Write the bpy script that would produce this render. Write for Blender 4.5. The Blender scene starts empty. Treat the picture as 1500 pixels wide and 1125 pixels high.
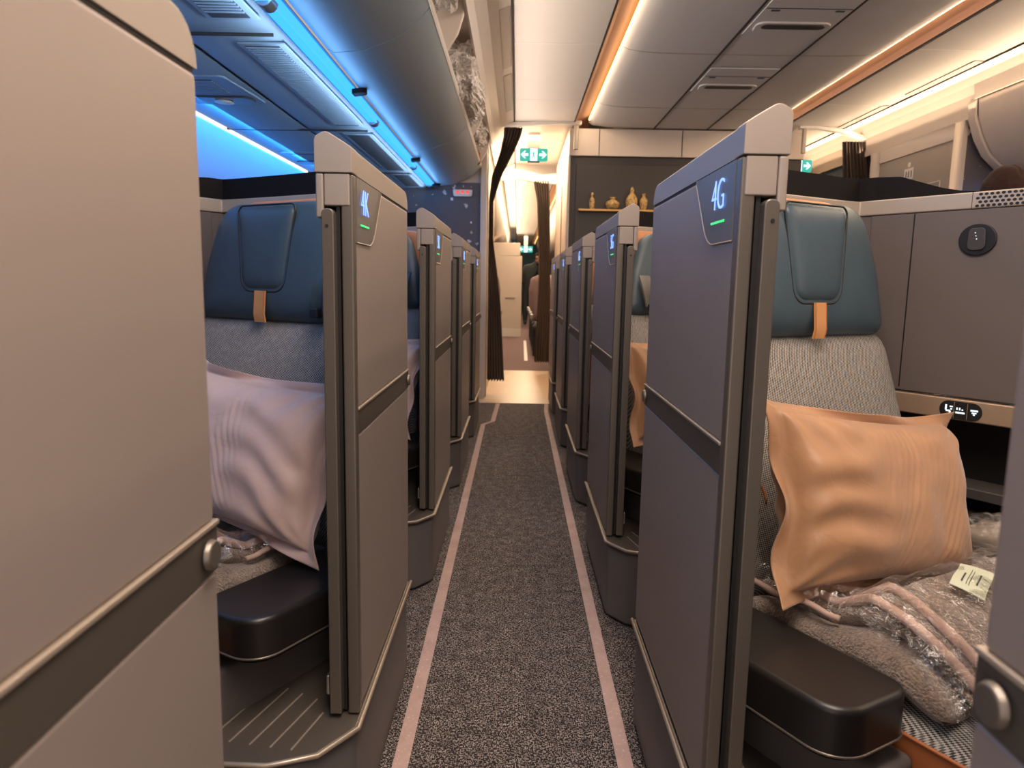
import bpy, bmesh, math, random
from mathutils import Vector, Matrix, noise
random.seed(4)
S = bpy.context.scene
COL = S.collection
PI = math.pi
sin, cos, rad = math.sin, math.cos, math.radians

# ------------------------------------------------------------------ materials
def lin(c):
    return tuple(((x/12.92) if x <= .04045 else ((x+.055)/1.055)**2.4) for x in c)
def rgb(r, g, b): return lin((r/255, g/255, b/255)) + (1,)

class NT:
    def __init__(s, name):
        s.m = bpy.data.materials.new(name); s.m.use_nodes = True
        s.t = s.m.node_tree; s.n = s.t.nodes; s.l = s.t.links
        s.b = s.n['Principled BSDF']; s.out = s.n['Material Output']
    def add(s, typ, **kw):
        n = s.n.new(typ)
        for k, v in kw.items():
            if k.startswith('_'): setattr(n, k[1:], v)
            else: n.inputs[k].default_value = v
        return n
    def link(s, a, b): s.l.new(a, b)
    def math(s, op, a, b=None, clamp=False):
        n = s.n.new('ShaderNodeMath'); n.operation = op; n.use_clamp = clamp
        for i, v in enumerate((a, b)):
            if v is None: continue
            if isinstance(v, (int, float)): n.inputs[i].default_value = v
            else: s.l.new(v, n.inputs[i])
        return n.outputs[0]
    def mix(s, f, a, b):
        n = s.n.new('ShaderNodeMix'); n.data_type = 'RGBA'
        if isinstance(f, (int, float)): n.inputs[0].default_value = f
        else: s.l.new(f, n.inputs[0])
        for i, v in ((6, a), (7, b)):
            if isinstance(v, tuple): n.inputs[i].default_value = v
            else: s.l.new(v, n.inputs[i])
        return n.outputs[2]
    def obj(s): return s.n.new('ShaderNodeTexCoord').outputs['Object']
    def bump(s, h, strength=.3, dist=.002):
        n = s.add('ShaderNodeBump', Strength=strength, Distance=dist)
        s.l.new(h, n.inputs['Height']); s.l.new(n.outputs[0], s.b.inputs['Normal'])

def paint(name, c, rough=.5, metal=0, var=.04, nscale=6, bump=0, bscale=900, coat=0, spec=.5):
    M = NT(name); co = M.obj()
    n = M.add('ShaderNodeTexNoise', Scale=nscale, Detail=3.); M.link(co, n.inputs['Vector'])
    a = tuple(x*(1-var) for x in c[:3]) + (1,); b = tuple(min(1, x*(1+var)) for x in c[:3]) + (1,)
    M.link(M.mix(n.outputs['Fac'], a, b), M.b.inputs['Base Color'])
    M.b.inputs['Roughness'].default_value = rough; M.b.inputs['Metallic'].default_value = metal
    M.b.inputs['Specular IOR Level'].default_value = spec
    M.b.inputs['Coat Weight'].default_value = coat
    if bump:
        n2 = M.add('ShaderNodeTexNoise', Scale=bscale, Detail=2.); M.link(co, n2.inputs['Vector'])
        M.bump(n2.outputs['Fac'], bump, .001)
    return M.m
def glow(name, c, st):
    M = NT(name); M.b.inputs['Base Color'].default_value = (0.02,.02,.02,1)
    M.b.inputs['Emission Color'].default_value = c; M.b.inputs['Emission Strength'].default_value = st
    return M.m

SHELL = paint('satin_taupe_shell', rgb(146,134,127), .46, .25, .03, 5, .05)
CAP = paint('satin_taupe_cap', rgb(150,138,128), .42, .25, .03, 5, .05)
FRAME = paint('bronze_frame', rgb(112,104,95), .34, .55, .03)
BELT = paint('dark_bronze_belt', rgb(88,82,74), .42, .4, .03)
TRIM = paint('pale_bronze_trim', rgb(172,158,142), .35, .5, .03)
SKIRT = paint('grey_kickpanel', rgb(98,93,92), .5, .05, .05)
BLACK = paint('black_rubber_seal', rgb(18,18,19), .5)
BLACKP = paint('matt_black_panel', rgb(17,14,14), .75, 0, .05, spec=.2)
DARKPL = paint('dark_armrest_vinyl', rgb(31,28,27), .36, 0, .05, 8, .05, 1400)
DARKBASE = paint('dark_seat_base_plastic', rgb(58,54,53), .45, 0, .05, 8, .05)
WALLFAB = paint('taupe_wall_laminate', rgb(92,84,82), .6, 0, .06, 9, .1, 500)
LEDGE = paint('pale_taupe_ledge', rgb(168,156,143), .4, .2, .03)
CHAMP = paint('champagne_control_bar', rgb(176,152,130), .35, .5, .03)
CREAM = paint('cream_ceiling_plastic', rgb(214,206,196), .5, 0, .02)
CREAM2 = paint('cream_bin_plastic', rgb(204,190,176), .45, 0, .02)
GREYCEIL = paint('grey_ceiling_plastic', rgb(205,200,194), .5, 0, .02)
BINPL = paint('mood_tinted_bin_plastic', rgb(150,168,182), .42, 0, .02)  # blue mood light is tinted into this base colour
SEAM = paint('dark_seam_gap', rgb(50,46,44), .7)
GRILLE = paint('air_grille_dark', rgb(66,68,74), .6)
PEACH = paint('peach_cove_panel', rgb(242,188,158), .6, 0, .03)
GLASS_D = paint('dark_lamp_glass', rgb(70,66,64), .15)
COPPER = None
CURT = paint('dark_brown_curtain_cloth', rgb(66,54,46), .75, 0, .12, 30, .3, 900)
GALLEY = paint('galley_dark_panel', rgb(42,37,34), .5, 0, .05)
GALLEYIN = paint('galley_inner_panel', rgb(50,44,41), .5, 0, .05)
GOLD = paint('gold_shelf', rgb(206,160,92), .4, .3)
METAL = paint('bright_nickel', rgb(200,195,188), .2, .9)
HAIR = paint('brown_hair', rgb(44,24,19), .75, 0, .5, 40, spec=.2)
SKIN = paint('skin', rgb(200,150,122), .5)
NAVY = paint('dark_clothes', rgb(40,48,50), .8, 0, .2, 30)
GREENCL = paint('green_trousers', rgb(60,80,74), .8, 0, .2)
ECOFAB = paint('mauve_seat_cloth', rgb(128,106,104), .8, 0, .06, 20, .2, 600)
ECOHD = paint('pale_seat_headrest', rgb(176,156,146), .6)
ECODK = paint('dark_seat_frame', rgb(45,46,56), .5)
ECOMET = paint('grey_armrest_cap', rgb(165,160,160), .35, .4)
CARD = paint('pale_green_card', rgb(196,202,180), .7)
PRINT = paint('printed_ink', rgb(70,76,70), .8)
WHITE = paint('white_plastic', rgb(225,218,210), .4)
MAUVE_FLOOR = paint('mauve_rear_carpet', rgb(122,100,98), .95, 0, .15, 60, .3, 500)
TEALWALL = paint('teal_end_wall', rgb(70,110,120), .6)

def stitchleather(name, c, rough=.42):
    M = NT(name); co = M.obj()
    v = M.add('ShaderNodeTexVoronoi', Scale=420.); M.link(co, v.inputs['Vector'])
    n = M.add('ShaderNodeTexNoise', Scale=14., Detail=4.); M.link(co, n.inputs['Vector'])
    M.link(M.mix(n.outputs['Fac'], tuple(x*.85 for x in c[:3])+(1,), tuple(min(1,x*1.12) for x in c[:3])+(1,)), M.b.inputs['Base Color'])
    M.b.inputs['Roughness'].default_value = rough
    h = M.math('ADD', M.math('MULTIPLY', v.outputs['Distance'], .25), M.math('MULTIPLY', n.outputs['Fac'], 3.))
    M.bump(h, .25, .0015)
    return M.m
TEAL = stitchleather('teal_leather', rgb(58,75,85))
COGNAC = stitchleather('cognac_leather', rgb(176,104,60))
TANSHELL = stitchleather('tan_leather_shell', rgb(190,128,84))
STRAP = stitchleather('tan_leather_strap', rgb(196,142,92))
GREYLEA = stitchleather('grey_leather_sleeve', rgb(112,108,104))

def weave():
    M = NT('grey_woven_seat_fabric'); co = M.obj()
    sp = M.add('ShaderNodeSeparateXYZ'); M.link(co, sp.inputs[0])
    x = sp.outputs[0]; w = M.math('ADD', sp.outputs[2], M.math('MULTIPLY', sp.outputs[1], 1.0))
    K = 2*PI/.0072
    a = M.math('SINE', M.math('MULTIPLY', M.math('ADD', x, M.math('MULTIPLY', w, .5)), K))
    b = M.math('SINE', M.math('MULTIPLY', M.math('SUBTRACT', w, M.math('MULTIPLY', x, .35)), K))
    p = M.math('MULTIPLY', M.math('ADD', M.math('MULTIPLY', a, b), .25), 2.2, True)
    n = M.add('ShaderNodeTexNoise', Scale=90., Detail=2.); M.link(co, n.inputs['Vector'])
    f = M.math('MULTIPLY', p, M.math('ADD', n.outputs['Fac'], .45), True)
    M.link(M.mix(f, rgb(172,167,160), rgb(36,35,36)), M.b.inputs['Base Color'])
    M.b.inputs['Roughness'].default_value = .85
    M.bump(f, .25, -.001)
    return M.m
WEAVE = weave()

def carpet():
    M = NT('flecked_charcoal_carpet'); co = M.obj()
    def dash(sx, sy, th):
        mp = M.add('ShaderNodeMapping'); mp.inputs['Scale'].default_value = (sx, sy, 1); M.link(co, mp.inputs[0])
        n = M.add('ShaderNodeTexNoise', Scale=1., Detail=0.); M.link(mp.outputs[0], n.inputs['Vector'])
        return M.math('MULTIPLY', M.math('SUBTRACT', n.outputs['Fac'], th), 14., True)
    big = M.add('ShaderNodeTexNoise', Scale=28., Detail=2.); M.link(co, big.inputs['Vector'])
    f = M.math('MAXIMUM', dash(150, 420, .58), dash(430, 160, .57))
    f = M.math('MULTIPLY', f, M.math('MULTIPLY', big.outputs['Fac'], 1.5), True)
    M.link(M.mix(f, rgb(46,41,42), rgb(170,160,155)), M.b.inputs['Base Color'])
    M.b.inputs['Roughness'].default_value = .95; M.b.inputs['Specular IOR Level'].default_value = .15
    M.bump(f, .6, .003)
    return M.m
CARPET = carpet()

def wood():
    M = NT('pale_wood_vinyl'); co = M.obj()
    mp = M.add('ShaderNodeMapping'); mp.inputs['Scale'].default_value = (3, 40, 1); M.link(co, mp.inputs[0])
    n = M.add('ShaderNodeTexNoise', Scale=1.2, Detail=5.); M.link(mp.outputs[0], n.inputs['Vector'])
    M.link(M.mix(n.outputs['Fac'], rgb(176,150,120), rgb(216,192,160)), M.b.inputs['Base Color'])
    M.b.inputs['Roughness'].default_value = .35
    return M.m
WOOD = wood()

def speckle():
    M = NT('indigo_speckled_wall'); co = M.obj()
    def layer(sc, th, gate, jit):
        v = M.add('ShaderNodeTexVoronoi', Scale=sc, Randomness=1.); v.distance = 'CHEBYCHEV'
        mp = M.add('ShaderNodeMapping'); mp.inputs['Rotation'].default_value = (0, jit, 0); mp.inputs['Scale'].default_value = (1, 0.001, 1)
        M.link(co, mp.inputs[0]); 
        nz = M.add('ShaderNodeTexNoise', Scale=25.); M.link(co, nz.inputs['Vector'])
        vm = M.add('ShaderNodeVectorMath'); vm.operation = 'SCALE'; vm.inputs['Scale'].default_value = .05; M.link(nz.outputs['Color'], vm.inputs[0])
        va = M.add('ShaderNodeVectorMath'); M.link(mp.outputs[0], va.inputs[0]); M.link(vm.outputs[0], va.inputs[1])
        M.link(va.outputs[0], v.inputs['Vector'])
        s = M.math('LESS_THAN', v.outputs['Distance'], th)
        c = M.add('ShaderNodeSeparateColor'); M.link(v.outputs['Color'], c.inputs[0])
        g = M.math('GREATER_THAN', c.outputs[0], gate)
        return M.math('MULTIPLY', s, M.math('MULTIPLY', g, M.math('ADD', c.outputs[1], .35), True))
    f = M.math('MAXIMUM', layer(11., .14, .35, .6), layer(17., .12, .5, .2))
    M.link(M.mix(f, rgb(88,82,88), rgb(224,216,214)), M.b.inputs['Base Color'])
    M.b.inputs['Roughness'].default_value = .55
    return M.m
SPECK = speckle()

def stripmat():
    M = NT('pink_photoluminescent_strip'); co = M.obj()
    n = M.add('ShaderNodeTexNoise', Scale=9., Detail=6., Roughness=.7); M.link(co, n.inputs['Vector'])
    r = M.add('ShaderNodeTexNoise', Scale=160., Detail=1.); M.link(co, r.inputs['Vector'])
    f = M.math('ADD', n.outputs['Fac'], M.math('MULTIPLY', M.math('GREATER_THAN', r.outputs['Fac'], .68), .5), True)
    M.link(M.mix(f, rgb(158,128,124), rgb(208,184,176)), M.b.inputs['Base Color'])
    M.b.inputs['Roughness'].default_value = .22
    return M.m
STRIP = stripmat()

def satin(name, c1, c2, sheen=.3):
    M = NT(name); co = M.obj()
    n = M.add('ShaderNodeTexNoise', Scale=9., Detail=5., Roughness=.55); M.link(co, n.inputs['Vector'])
    M.link(M.mix(n.outputs['Fac'], c1, c2), M.b.inputs['Base Color'])
    M.b.inputs['Roughness'].default_value = .5; M.b.inputs['Sheen Weight'].default_value = sheen
    w = M.add('ShaderNodeTexNoise', Scale=22., Detail=3., Distortion=1.2); M.link(co, w.inputs['Vector'])
    M.bump(w.outputs['Fac'], .25, .006)
    return M.m
COPPER = satin('copper_satin', rgb(152,110,76), rgb(170,128,92))
MAUVE = satin('pale_mauve_satin', rgb(186,158,150), rgb(202,176,166))

def fuzzy(name, a, b):
    M = NT(name); co = M.obj()
    n = M.add('ShaderNodeTexNoise', Scale=240., Detail=4.); M.link(co, n.inputs['Vector'])
    g = M.add('ShaderNodeTexNoise', Scale=30., Detail=4.); M.link(co, g.inputs['Vector'])
    f = M.math('ADD', M.math('MULTIPLY', n.outputs['Fac'], .6), M.math('MULTIPLY', g.outputs['Fac'], .5))
    f = M.math('MULTIPLY', M.math('SUBTRACT', f, .32), 2.4, True)
    M.link(M.mix(f, a, b), M.b.inputs['Base Color'])
    M.b.inputs['Roughness'].default_value = 1.; M.b.inputs['Sheen Weight'].default_value = .5
    M.bump(f, .9, .006)
    return M.m
FUZZ = fuzzy('fluffy_taupe_blanket', rgb(92,78,68), rgb(182,158,138))
PIPING = satin('pink_satin_piping', rgb(196,162,146), rgb(214,182,166))

def plastic():
    M = NT('clear_crinkled_plastic'); co = M.obj()
    M.n.remove(M.b)
    tr = M.add('ShaderNodeBsdfTransparent'); gl = M.add('ShaderNodeBsdfGlossy', Roughness=.12)
    gl.inputs['Color'].default_value = (1, 1, 1, 1)
    n = M.add('ShaderNodeTexNoise', Scale=26., Detail=5., Distortion=1.5); M.link(co, n.inputs['Vector'])
    v = M.add('ShaderNodeTexVoronoi', Scale=17.); v.feature = 'DISTANCE_TO_EDGE'; M.link(co, v.inputs['Vector'])
    h = M.math('ADD', n.outputs['Fac'], v.outputs['Distance'])
    bp = M.add('ShaderNodeBump', Strength=1., Distance=.02); M.link(h, bp.inputs['Height']); M.link(bp.outputs[0], gl.inputs['Normal'])
    lw = M.add('ShaderNodeLayerWeight', Blend=.35); M.link(bp.outputs[0], lw.inputs['Normal'])
    f = M.math('ADD', M.math('MULTIPLY', lw.outputs['Fresnel'], .5), .09, True)
    mx = M.add('ShaderNodeMixShader'); M.link(f, mx.inputs[0]); M.link(tr.outputs[0], mx.inputs[1]); M.link(gl.outputs[0], mx.inputs[2])
    M.link(mx.outputs[0], M.out.inputs[0])
    return M.m
PLASTIC = plastic()
def plastic_white():
    m = PLASTIC.copy(); m.name = 'milky_crinkled_plastic'; t = m.node_tree
    out = t.nodes['Material Output']; old = out.inputs[0].links[0].from_socket
    df = t.nodes.new('ShaderNodeBsdfDiffuse'); df.inputs[0].default_value = (.9, .84, .78, 1)
    mx = t.nodes.new('ShaderNodeMixShader'); n = t.nodes.new('ShaderNodeTexNoise'); n.inputs['Scale'].default_value = 30; n.inputs['Distortion'].default_value = 2
    co = [k for k in t.nodes if k.type == 'TEX_COORD'][0]; t.links.new(co.outputs['Object'], n.inputs['Vector'])
    mp = t.nodes.new('ShaderNodeMapRange'); mp.inputs['From Min'].default_value = .45; mp.inputs['From Max'].default_value = .62; mp.inputs['To Min'].default_value = .32; mp.inputs['To Max'].default_value = .75
    t.links.new(n.outputs['Fac'], mp.inputs['Value']); t.links.new(mp.outputs[0], mx.inputs[0]); t.links.new(old, mx.inputs[1]); t.links.new(df.outputs[0], mx.inputs[2]); t.links.new(mx.outputs[0], out.inputs[0])
    return m
PLASTW = plastic_white()
def vase_mat():
    M = NT('gold_mosaic'); co = M.obj()
    v = M.add('ShaderNodeTexVoronoi', Scale=75.); v.feature = 'DISTANCE_TO_EDGE'; M.link(co, v.inputs['Vector'])
    f = M.math('LESS_THAN', v.outputs['Distance'], .09)
    M.link(M.mix(f, rgb(222,184,112), rgb(120,84,44)), M.b.inputs['Base Color']); M.b.inputs['Roughness'].default_value = .35
    return M.m
VASE = vase_mat()
BLUETXT = glow('blue_white_lit_number', rgb(120,160,255), 1.9)
GREENLED = glow('green_led', rgb(60,220,120), 1.3)
BLUELED = glow('blue_light_strip', rgb(52,150,255), 1.9)
BLUESKY = glow('blue_wash_led', rgb(60,175,255), 2.6)
WARMLED = glow('warm_cove_led', rgb(255,214,140), 3.2)
EXITG = glow('exit_sign_teal', rgb(0,180,160), 1.)
EXITW = glow('exit_sign_white', rgb(225,255,250), 1.5)
REDLED = glow('red_sign_light', rgb(255,80,70), 1.)
ICON = glow('white_lit_icon', rgb(225,232,240), 1.3)

# ------------------------------------------------------------------ mesh helpers
def tag(o, label=None, cat=None, group=None, kind=None):
    if label: o['label'] = label
    if cat: o['category'] = cat
    if group: o['group'] = group
    if kind: o['kind'] = kind
    return o
def empty(name, loc=(0,0,0), rz=0, label=None, cat=None, group=None):
    o = bpy.data.objects.new(name, None); COL.objects.link(o)
    o.location = loc; o.rotation_euler = (0,0,rz); o.empty_display_size = .05
    return tag(o, label, cat, group)
def mk(name, V, Fc, mat, parent=None, smooth=False, bevel=0, seg=3, m=1, solid=0, sub=0, auto=None):
    me = bpy.data.meshes.new(name)
    if m == -1: V = [(-v[0], v[1], v[2]) for v in V]
    me.from_pydata([tuple(v) for v in V], [], Fc)
    bm = bmesh.new(); bm.from_mesh(me)
    bmesh.ops.remove_doubles(bm, verts=bm.verts, dist=1e-6)
    bmesh.ops.recalc_face_normals(bm, faces=bm.faces)
    for f in bm.faces: f.smooth = smooth
    bm.to_mesh(me); bm.free()
    me.materials.append(mat)
    o = bpy.data.objects.new(name, me); COL.objects.link(o)
    if parent: o.parent = parent
    if solid:
        md = o.modifiers.new('s', 'SOLIDIFY'); md.thickness = solid; md.offset = 0
        if smooth: md = o.modifiers.new('e', 'EDGE_SPLIT'); md.split_angle = rad(40)
    if bevel:
        md = o.modifiers.new('b', 'BEVEL'); md.width = bevel; md.segments = seg; md.limit_method = 'ANGLE'; md.angle_limit = rad(35)
        md.harden_normals = False
        for p in me.polygons: p.use_smooth = True
        try: me.shade_smooth_by_angle
        except AttributeError: pass
        wn = o.modifiers.new('w', 'WEIGHTED_NORMAL'); wn.keep_sharp = True
    if sub:
        md = o.modifiers.new('u', 'SUBSURF'); md.levels = sub; md.render_levels = sub
    return o
class G:
    def __init__(s): s.V = []; s.F = []
    def add(s, V, F):
        b = len(s.V); s.V += list(V); s.F += [tuple(i+b for i in f) for f in F]; return s
    def box(s, x0, x1, y0, y1, z0, z1):
        V = [(x, y, z) for x in (x0, x1) for y in (y0, y1) for z in (z0, z1)]
        return s.add(V, [(0,1,3,2),(4,6,7,5),(0,4,5,1),(2,3,7,6),(0,2,6,4),(1,5,7,3)])
    def prism(s, poly, z0, z1):
        n = len(poly)
        V = [(x, y, z0) for x, y in poly] + [(x, y, z1) for x, y in poly]
        return s.add(V, [tuple(range(n))[::-1], tuple(range(n, 2*n))] + [(i, (i+1)%n, (i+1)%n+n, i+n) for i in range(n)])
    def extr(s, pts, A, B):     # polygon of 3D pts (function of t) from list A to list B
        n = len(A)
        return s.add(list(A)+list(B), [tuple(range(n))[::-1], tuple(range(n, 2*n))] + [(i, (i+1)%n, (i+1)%n+n, i+n) for i in range(n)])
    def tube(s, P, r, n=8, cap=True):
        P = [Vector(p) for p in P]; rings = []
        up = Vector((0,0,1))
        for i, p in enumerate(P):
            d = (P[min(i+1, len(P)-1)] - P[max(i-1, 0)]).normalized()
            a = d.cross(up)
            if a.length < .05: a = d.cross(Vector((1,0,0)))
            a.normalize(); b = d.cross(a)
            rr = r[i] if isinstance(r, (list, tuple)) else r
            rings.append([p + (a*cos(2*PI*k/n) + b*sin(2*PI*k/n))*rr for k in range(n)])
        V = [tuple(v) for R in rings for v in R]; F = []
        for i in range(len(P)-1):
            for k in range(n): F.append((i*n+k, i*n+(k+1)%n, (i+1)*n+(k+1)%n, (i+1)*n+k))
        if cap: F += [tuple(range(n)), tuple(range((len(P)-1)*n, len(P)*n))]
        return s.add(V, F)
    def lathe(s, prof, c=(0,0,0), n=24):
        V = [(c[0]+r*cos(2*PI*k/n), c[1]+r*sin(2*PI*k/n), c[2]+z) for r, z in prof for k in range(n)]; F = []
        for i in range(len(prof)-1):
            for k in range(n): F.append((i*n+k, i*n+(k+1)%n, (i+1)*n+(k+1)%n, (i+1)*n+k))
        F += [tuple(range(n)), tuple(range((len(prof)-1)*n, len(prof)*n))]
        return s.add(V, F)
    def grid(s, nu, nv, f):
        V = [f(i/nu, j/nv) for j in range(nv+1) for i in range(nu+1)]
        F = [(j*(nu+1)+i, j*(nu+1)+i+1, (j+1)*(nu+1)+i+1, (j+1)*(nu+1)+i) for j in range(nv) for i in range(nu)]
        return s.add(V, F)
    def obj(s, name, mat, parent=None, **kw): return mk(name, s.V, s.F, mat, parent, **kw)
def box(name, mat, parent, x0, x1, y0, y1, z0, z1, **kw):
    return G().box(x0, x1, y0, y1, z0, z1).obj(name, mat, parent, **kw)
def kids(o): return [c for c in bpy.data.objects if c.parent == o]
def copy_tree(o, parent=None):
    c = o.copy(); COL.objects.link(c); c.parent = parent
    for ch in kids(o): copy_tree(ch, c)
    return c
def struct(o): o['kind'] = 'structure'; return o
def smooth_outline(pts, n=10, closed=True, r=None):
    # rounded polygon: each corner (x,y,radius)
    out = []; N = len(pts)
    for i, (x, y, rr) in enumerate(pts):
        p = Vector((x, y)); a = Vector(pts[i-1][:2]); b = Vector(pts[(i+1) % N][:2])
        if rr <= 0: out.append((x, y)); continue
        u = (a-p).normalized(); v = (b-p).normalized()
        ang = u.angle(v); d = rr/math.tan(ang/2)
        d = min(d, (a-p).length*.49, (b-p).length*.49); rr2 = d*math.tan(ang/2)
        c = p + (u+v).normalized()*(rr2/sin(ang/2))
        s = p+u*d; e = p+v*d
        a0 = math.atan2(s.y-c.y, s.x-c.x); a1 = math.atan2(e.y-c.y, e.x-c.x)
        da = (a1-a0+PI) % (2*PI) - PI
        for k in range(n+1): t = a0+da*k/n; out.append((c.x+rr2*cos(t), c.y+rr2*sin(t)))
    return out
def puff(outline, D, fmap, back=0., rings=9, p=3., q=.5, cen=None):
    """pillow-like solid: outline in (a,b), bulges D to the front and back behind"""
    g = G(); n = len(outline)
    cx = sum(a for a, b in outline)/n; cy = sum(b for a, b in outline)/n
    if cen: cx, cy = cen
    def side(sgn, DD):
        V = []
        for k in range(rings+1):
            r = 1-(k/rings)**1.6 if k < rings else 0.
            r = cos(PI/2*k/rings)**.8 if k < rings else 0.
            dp = DD*(1-r**p)**q
            for a, b in outline: V.append(fmap(cx+(a-cx)*r, cy+(b-cy)*r, sgn*dp))
        F = [(k*n+i, k*n+(i+1)%n, (k+1)*n+(i+1)%n, (k+1)*n+i) for k in range(rings) for i in range(n)]
        g.add(V, F)
    side(1, D)
    if back: side(-1, back)
    return g

AX = {1: .285, -1: -.265}; Y0 = {1: .95, -1: 1.17}; PL = {1: .61, -1: .575}
PITCH = 1.15

# ------------------------------------------------------------------ suite shell (privacy walls of one seat)
def belt_z(v, L): return .741, .785
def make_suite(m):
    L = PL[m]
    R = empty('suite_shell', (AX[m], Y0[m], 0))
    K = dict(m=m)
    SEAMZ, TOP, ZB0, ZB1, ZT = 1.168, 1.206, .741, .785, .238
    # panels
    box('upper_panel', SHELL, R, 0, .018, .02, L, ZB1+.001, SEAMZ-.003, bevel=.006, **K)
    box('lower_panel', SHELL, R, 0, .018, .02, L, ZT+.008, ZB0-.001, bevel=.004, **K)
    bl = box('belt_band', BELT, R, -.001, .018, .02, L+.002, ZB0, ZB1, bevel=.002, **K)
    box('bright_edge', TRIM, bl, -.003, .006, .02, L+.002, ZB1-.002, ZB1+.0025, bevel=.001, **K)
    g = G(); cyc = [( -.002-.006*(1 if k in (1,) else 0), 0) for k in range(2)]
    kn = G()
    kn.tube([(-.003, L-.022, .763), (-.009, L-.022, .763)], [.014, .012], 20).obj('latch_button', FRAME, bl, smooth=False, bevel=.0015, **K)
    # back skin and dark core (door pocket)
    box('pocket_core', BLACK, R, .018, .0265, .012, L-.006, ZT+.005, SEAMZ, **K)
    box('inner_panel', SHELL, R, .0495, .058, .06, L-.004, ZT+.005, SEAMZ, bevel=.003, **K)
    box('far_edge_post', FRAME, R, .012, .056, L-.012, L-.001, ZT+.004, SEAMZ-.002, bevel=.004, **K)
    # end frame
    box('end_frame', FRAME, R, -.0012, .0185, -.002, .0205, ZT+.006, SEAMZ-.002, bevel=.003, **K)
    # sliding door leading edge
    P = smooth_outline([(.0275, ZT+.012, .002), (.0475, ZT+.012, .002), (.0475, 1.112, .008), (.0275, 1.112, .008)], 5)
    g = G(); g.extr(None, [(a, -.014, b) for a, b in P], [(a, .30, b) for a, b in P])
    sd = g.obj('sliding_door', FRAME, R, bevel=.002, **K)
    G().tube([(.0385, -.0135, 1.085), (.0385, -.0155, 1.085)], .0026, 10).obj('screw', BLACK, sd, **K)
    box('door_catch', METAL, sd, .0485, .0535, -.012, .006, .285, .32, bevel=.0015, **K)
    box('edge_seal', BLACK, sd, .0215, .0275, .004, .30, ZT+.01, 1.125, **K)
    # blocks under the cap
    box('cap_block', CAP, R, .004, .045, -.004, .03, 1.117, SEAMZ-.001, bevel=.0025, **K)
    box('hinge_cover', CAP, R, .0455, .058, -.005, .05, 1.098, SEAMZ-.001, bevel=.003, **K)
    # cap
    prof = smooth_outline([(0, SEAMZ, .0), (0, TOP, .004), (.012, TOP+.008, .02), (.040, TOP+.026, .014), (.0585, TOP+.016, .012), (.0585, SEAMZ, 0)], 4)
    vs = [.031] + [L-.036+.036*sin(PI/2*k/7) for k in range(8)]
    g = G(); n = len(prof); V = []
    for i, v in enumerate(vs):
        dz = 0 if i == 0 else .034*(1-cos(PI/2*(i-1)/7))
        for a, b in prof: V.append((a, v, max(SEAMZ, b-dz) if b > SEAMZ+.001 else b))
    F = [(i*n+k, i*n+(k+1)%n, (i+1)*n+(k+1)%n, (i+1)*n+k) for i in range(len(vs)-1) for k in range(n)] + [tuple(range(n)), tuple(range((len(vs)-1)*n, len(vs)*n))]
    g.add(V, F); g.obj('top_cap', CAP, R, bevel=.001, **K)
    g = G(); g.extr(None, [(a+(.0008 if a > .03 else -.0008), -.006, b+(.0008 if b > SEAMZ+.01 else 0)) for a, b in prof], [(a+(.0008 if a > .03 else -.0008), .0302, b+(.0008 if b > SEAMZ+.01 else 0)) for a, b in prof])
    g.obj('cap_end', CAP, R, bevel=.0015, **K)
    box('cap_seam', SEAM, R, .002, .05, .025, L-.004, SEAMZ-.004, SEAMZ+.001, **K)
    # number plaque
    PQ = smooth_outline([(.022, 1.1655, 0), (.235, 1.1655, .004), (.148, 1.061, .075), (.022, 1.061, .0)], 9)
    g = G(); g.extr(None, [(-.0018, a, b) for a, b in PQ], [(.001, a, b) for a, b in PQ])
    pq = g.obj('number_plaque', BELT if False else SHELL, R, **K)
    pq.data.materials.clear(); pq.data.materials.append(PLAQ)
    ol = [(-.0022, a, b) for a, b in PQ[1:]]
    G().tube(ol, .0009, 5).obj('plaque_edge', TRIM, pq, **K)
    # base with entry step
    base = [(0, L-.02), (.02, L), (.40, L), (.40, .02), (.33, -.12), (.12, -.125), (.05, -.10), (0, -.03)]
    G().prism(base, 0.004, ZT-.012).obj('kick_base', SKIRT, R, bevel=.012, **K)
    bi = [(-.004, L+.002), (.02, L+.004), (.40, L), (.40, .02), (.335, -.128), (.118, -.133), (.046, -.106), (-.004, -.034)]
    st = G().prism(bi, ZT-.011, ZT+.002).obj('entry_step', FRAME, R, bevel=.004, **K)
    g = G()
    for k in range(6):
        u0 = .09+.045*k*.8; v0 = -.10 + .006*k
        ln = .13+.01*k
        a = (u0, v0); b = (u0-.35*ln*1.2+.02, v0+ln)
        if b[0] < .065: b = (.065, v0+ln*.8)
        g.tube([(a[0], a[1], ZT+.002), (b[0], b[1], ZT+.002)], .0018, 6)
    g.obj('tread_ribs', CAP, st, **K)
    tr = [(-.006, L+.003), (-.006, -.036), (.044, -.109), (.117, -.136), (.337, -.131)]
    G().tube([(x, y, ZT) for x, y in tr], .0045, 8).obj('base_trim', TRIM, R, smooth=True, **K)
    # shell wall behind the seat, then the angled divider
    Pd = lambda s: (1.0-.285+.5736*s, 1.76-.95-.819*s)
    Epts = [(.062, L-.012), (.09, .672), (.40, .862), (.545, .945), (.601, .97), Pd(-.16), Pd(0), Pd(.2), Pd(.45), Pd(.62)]
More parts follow.
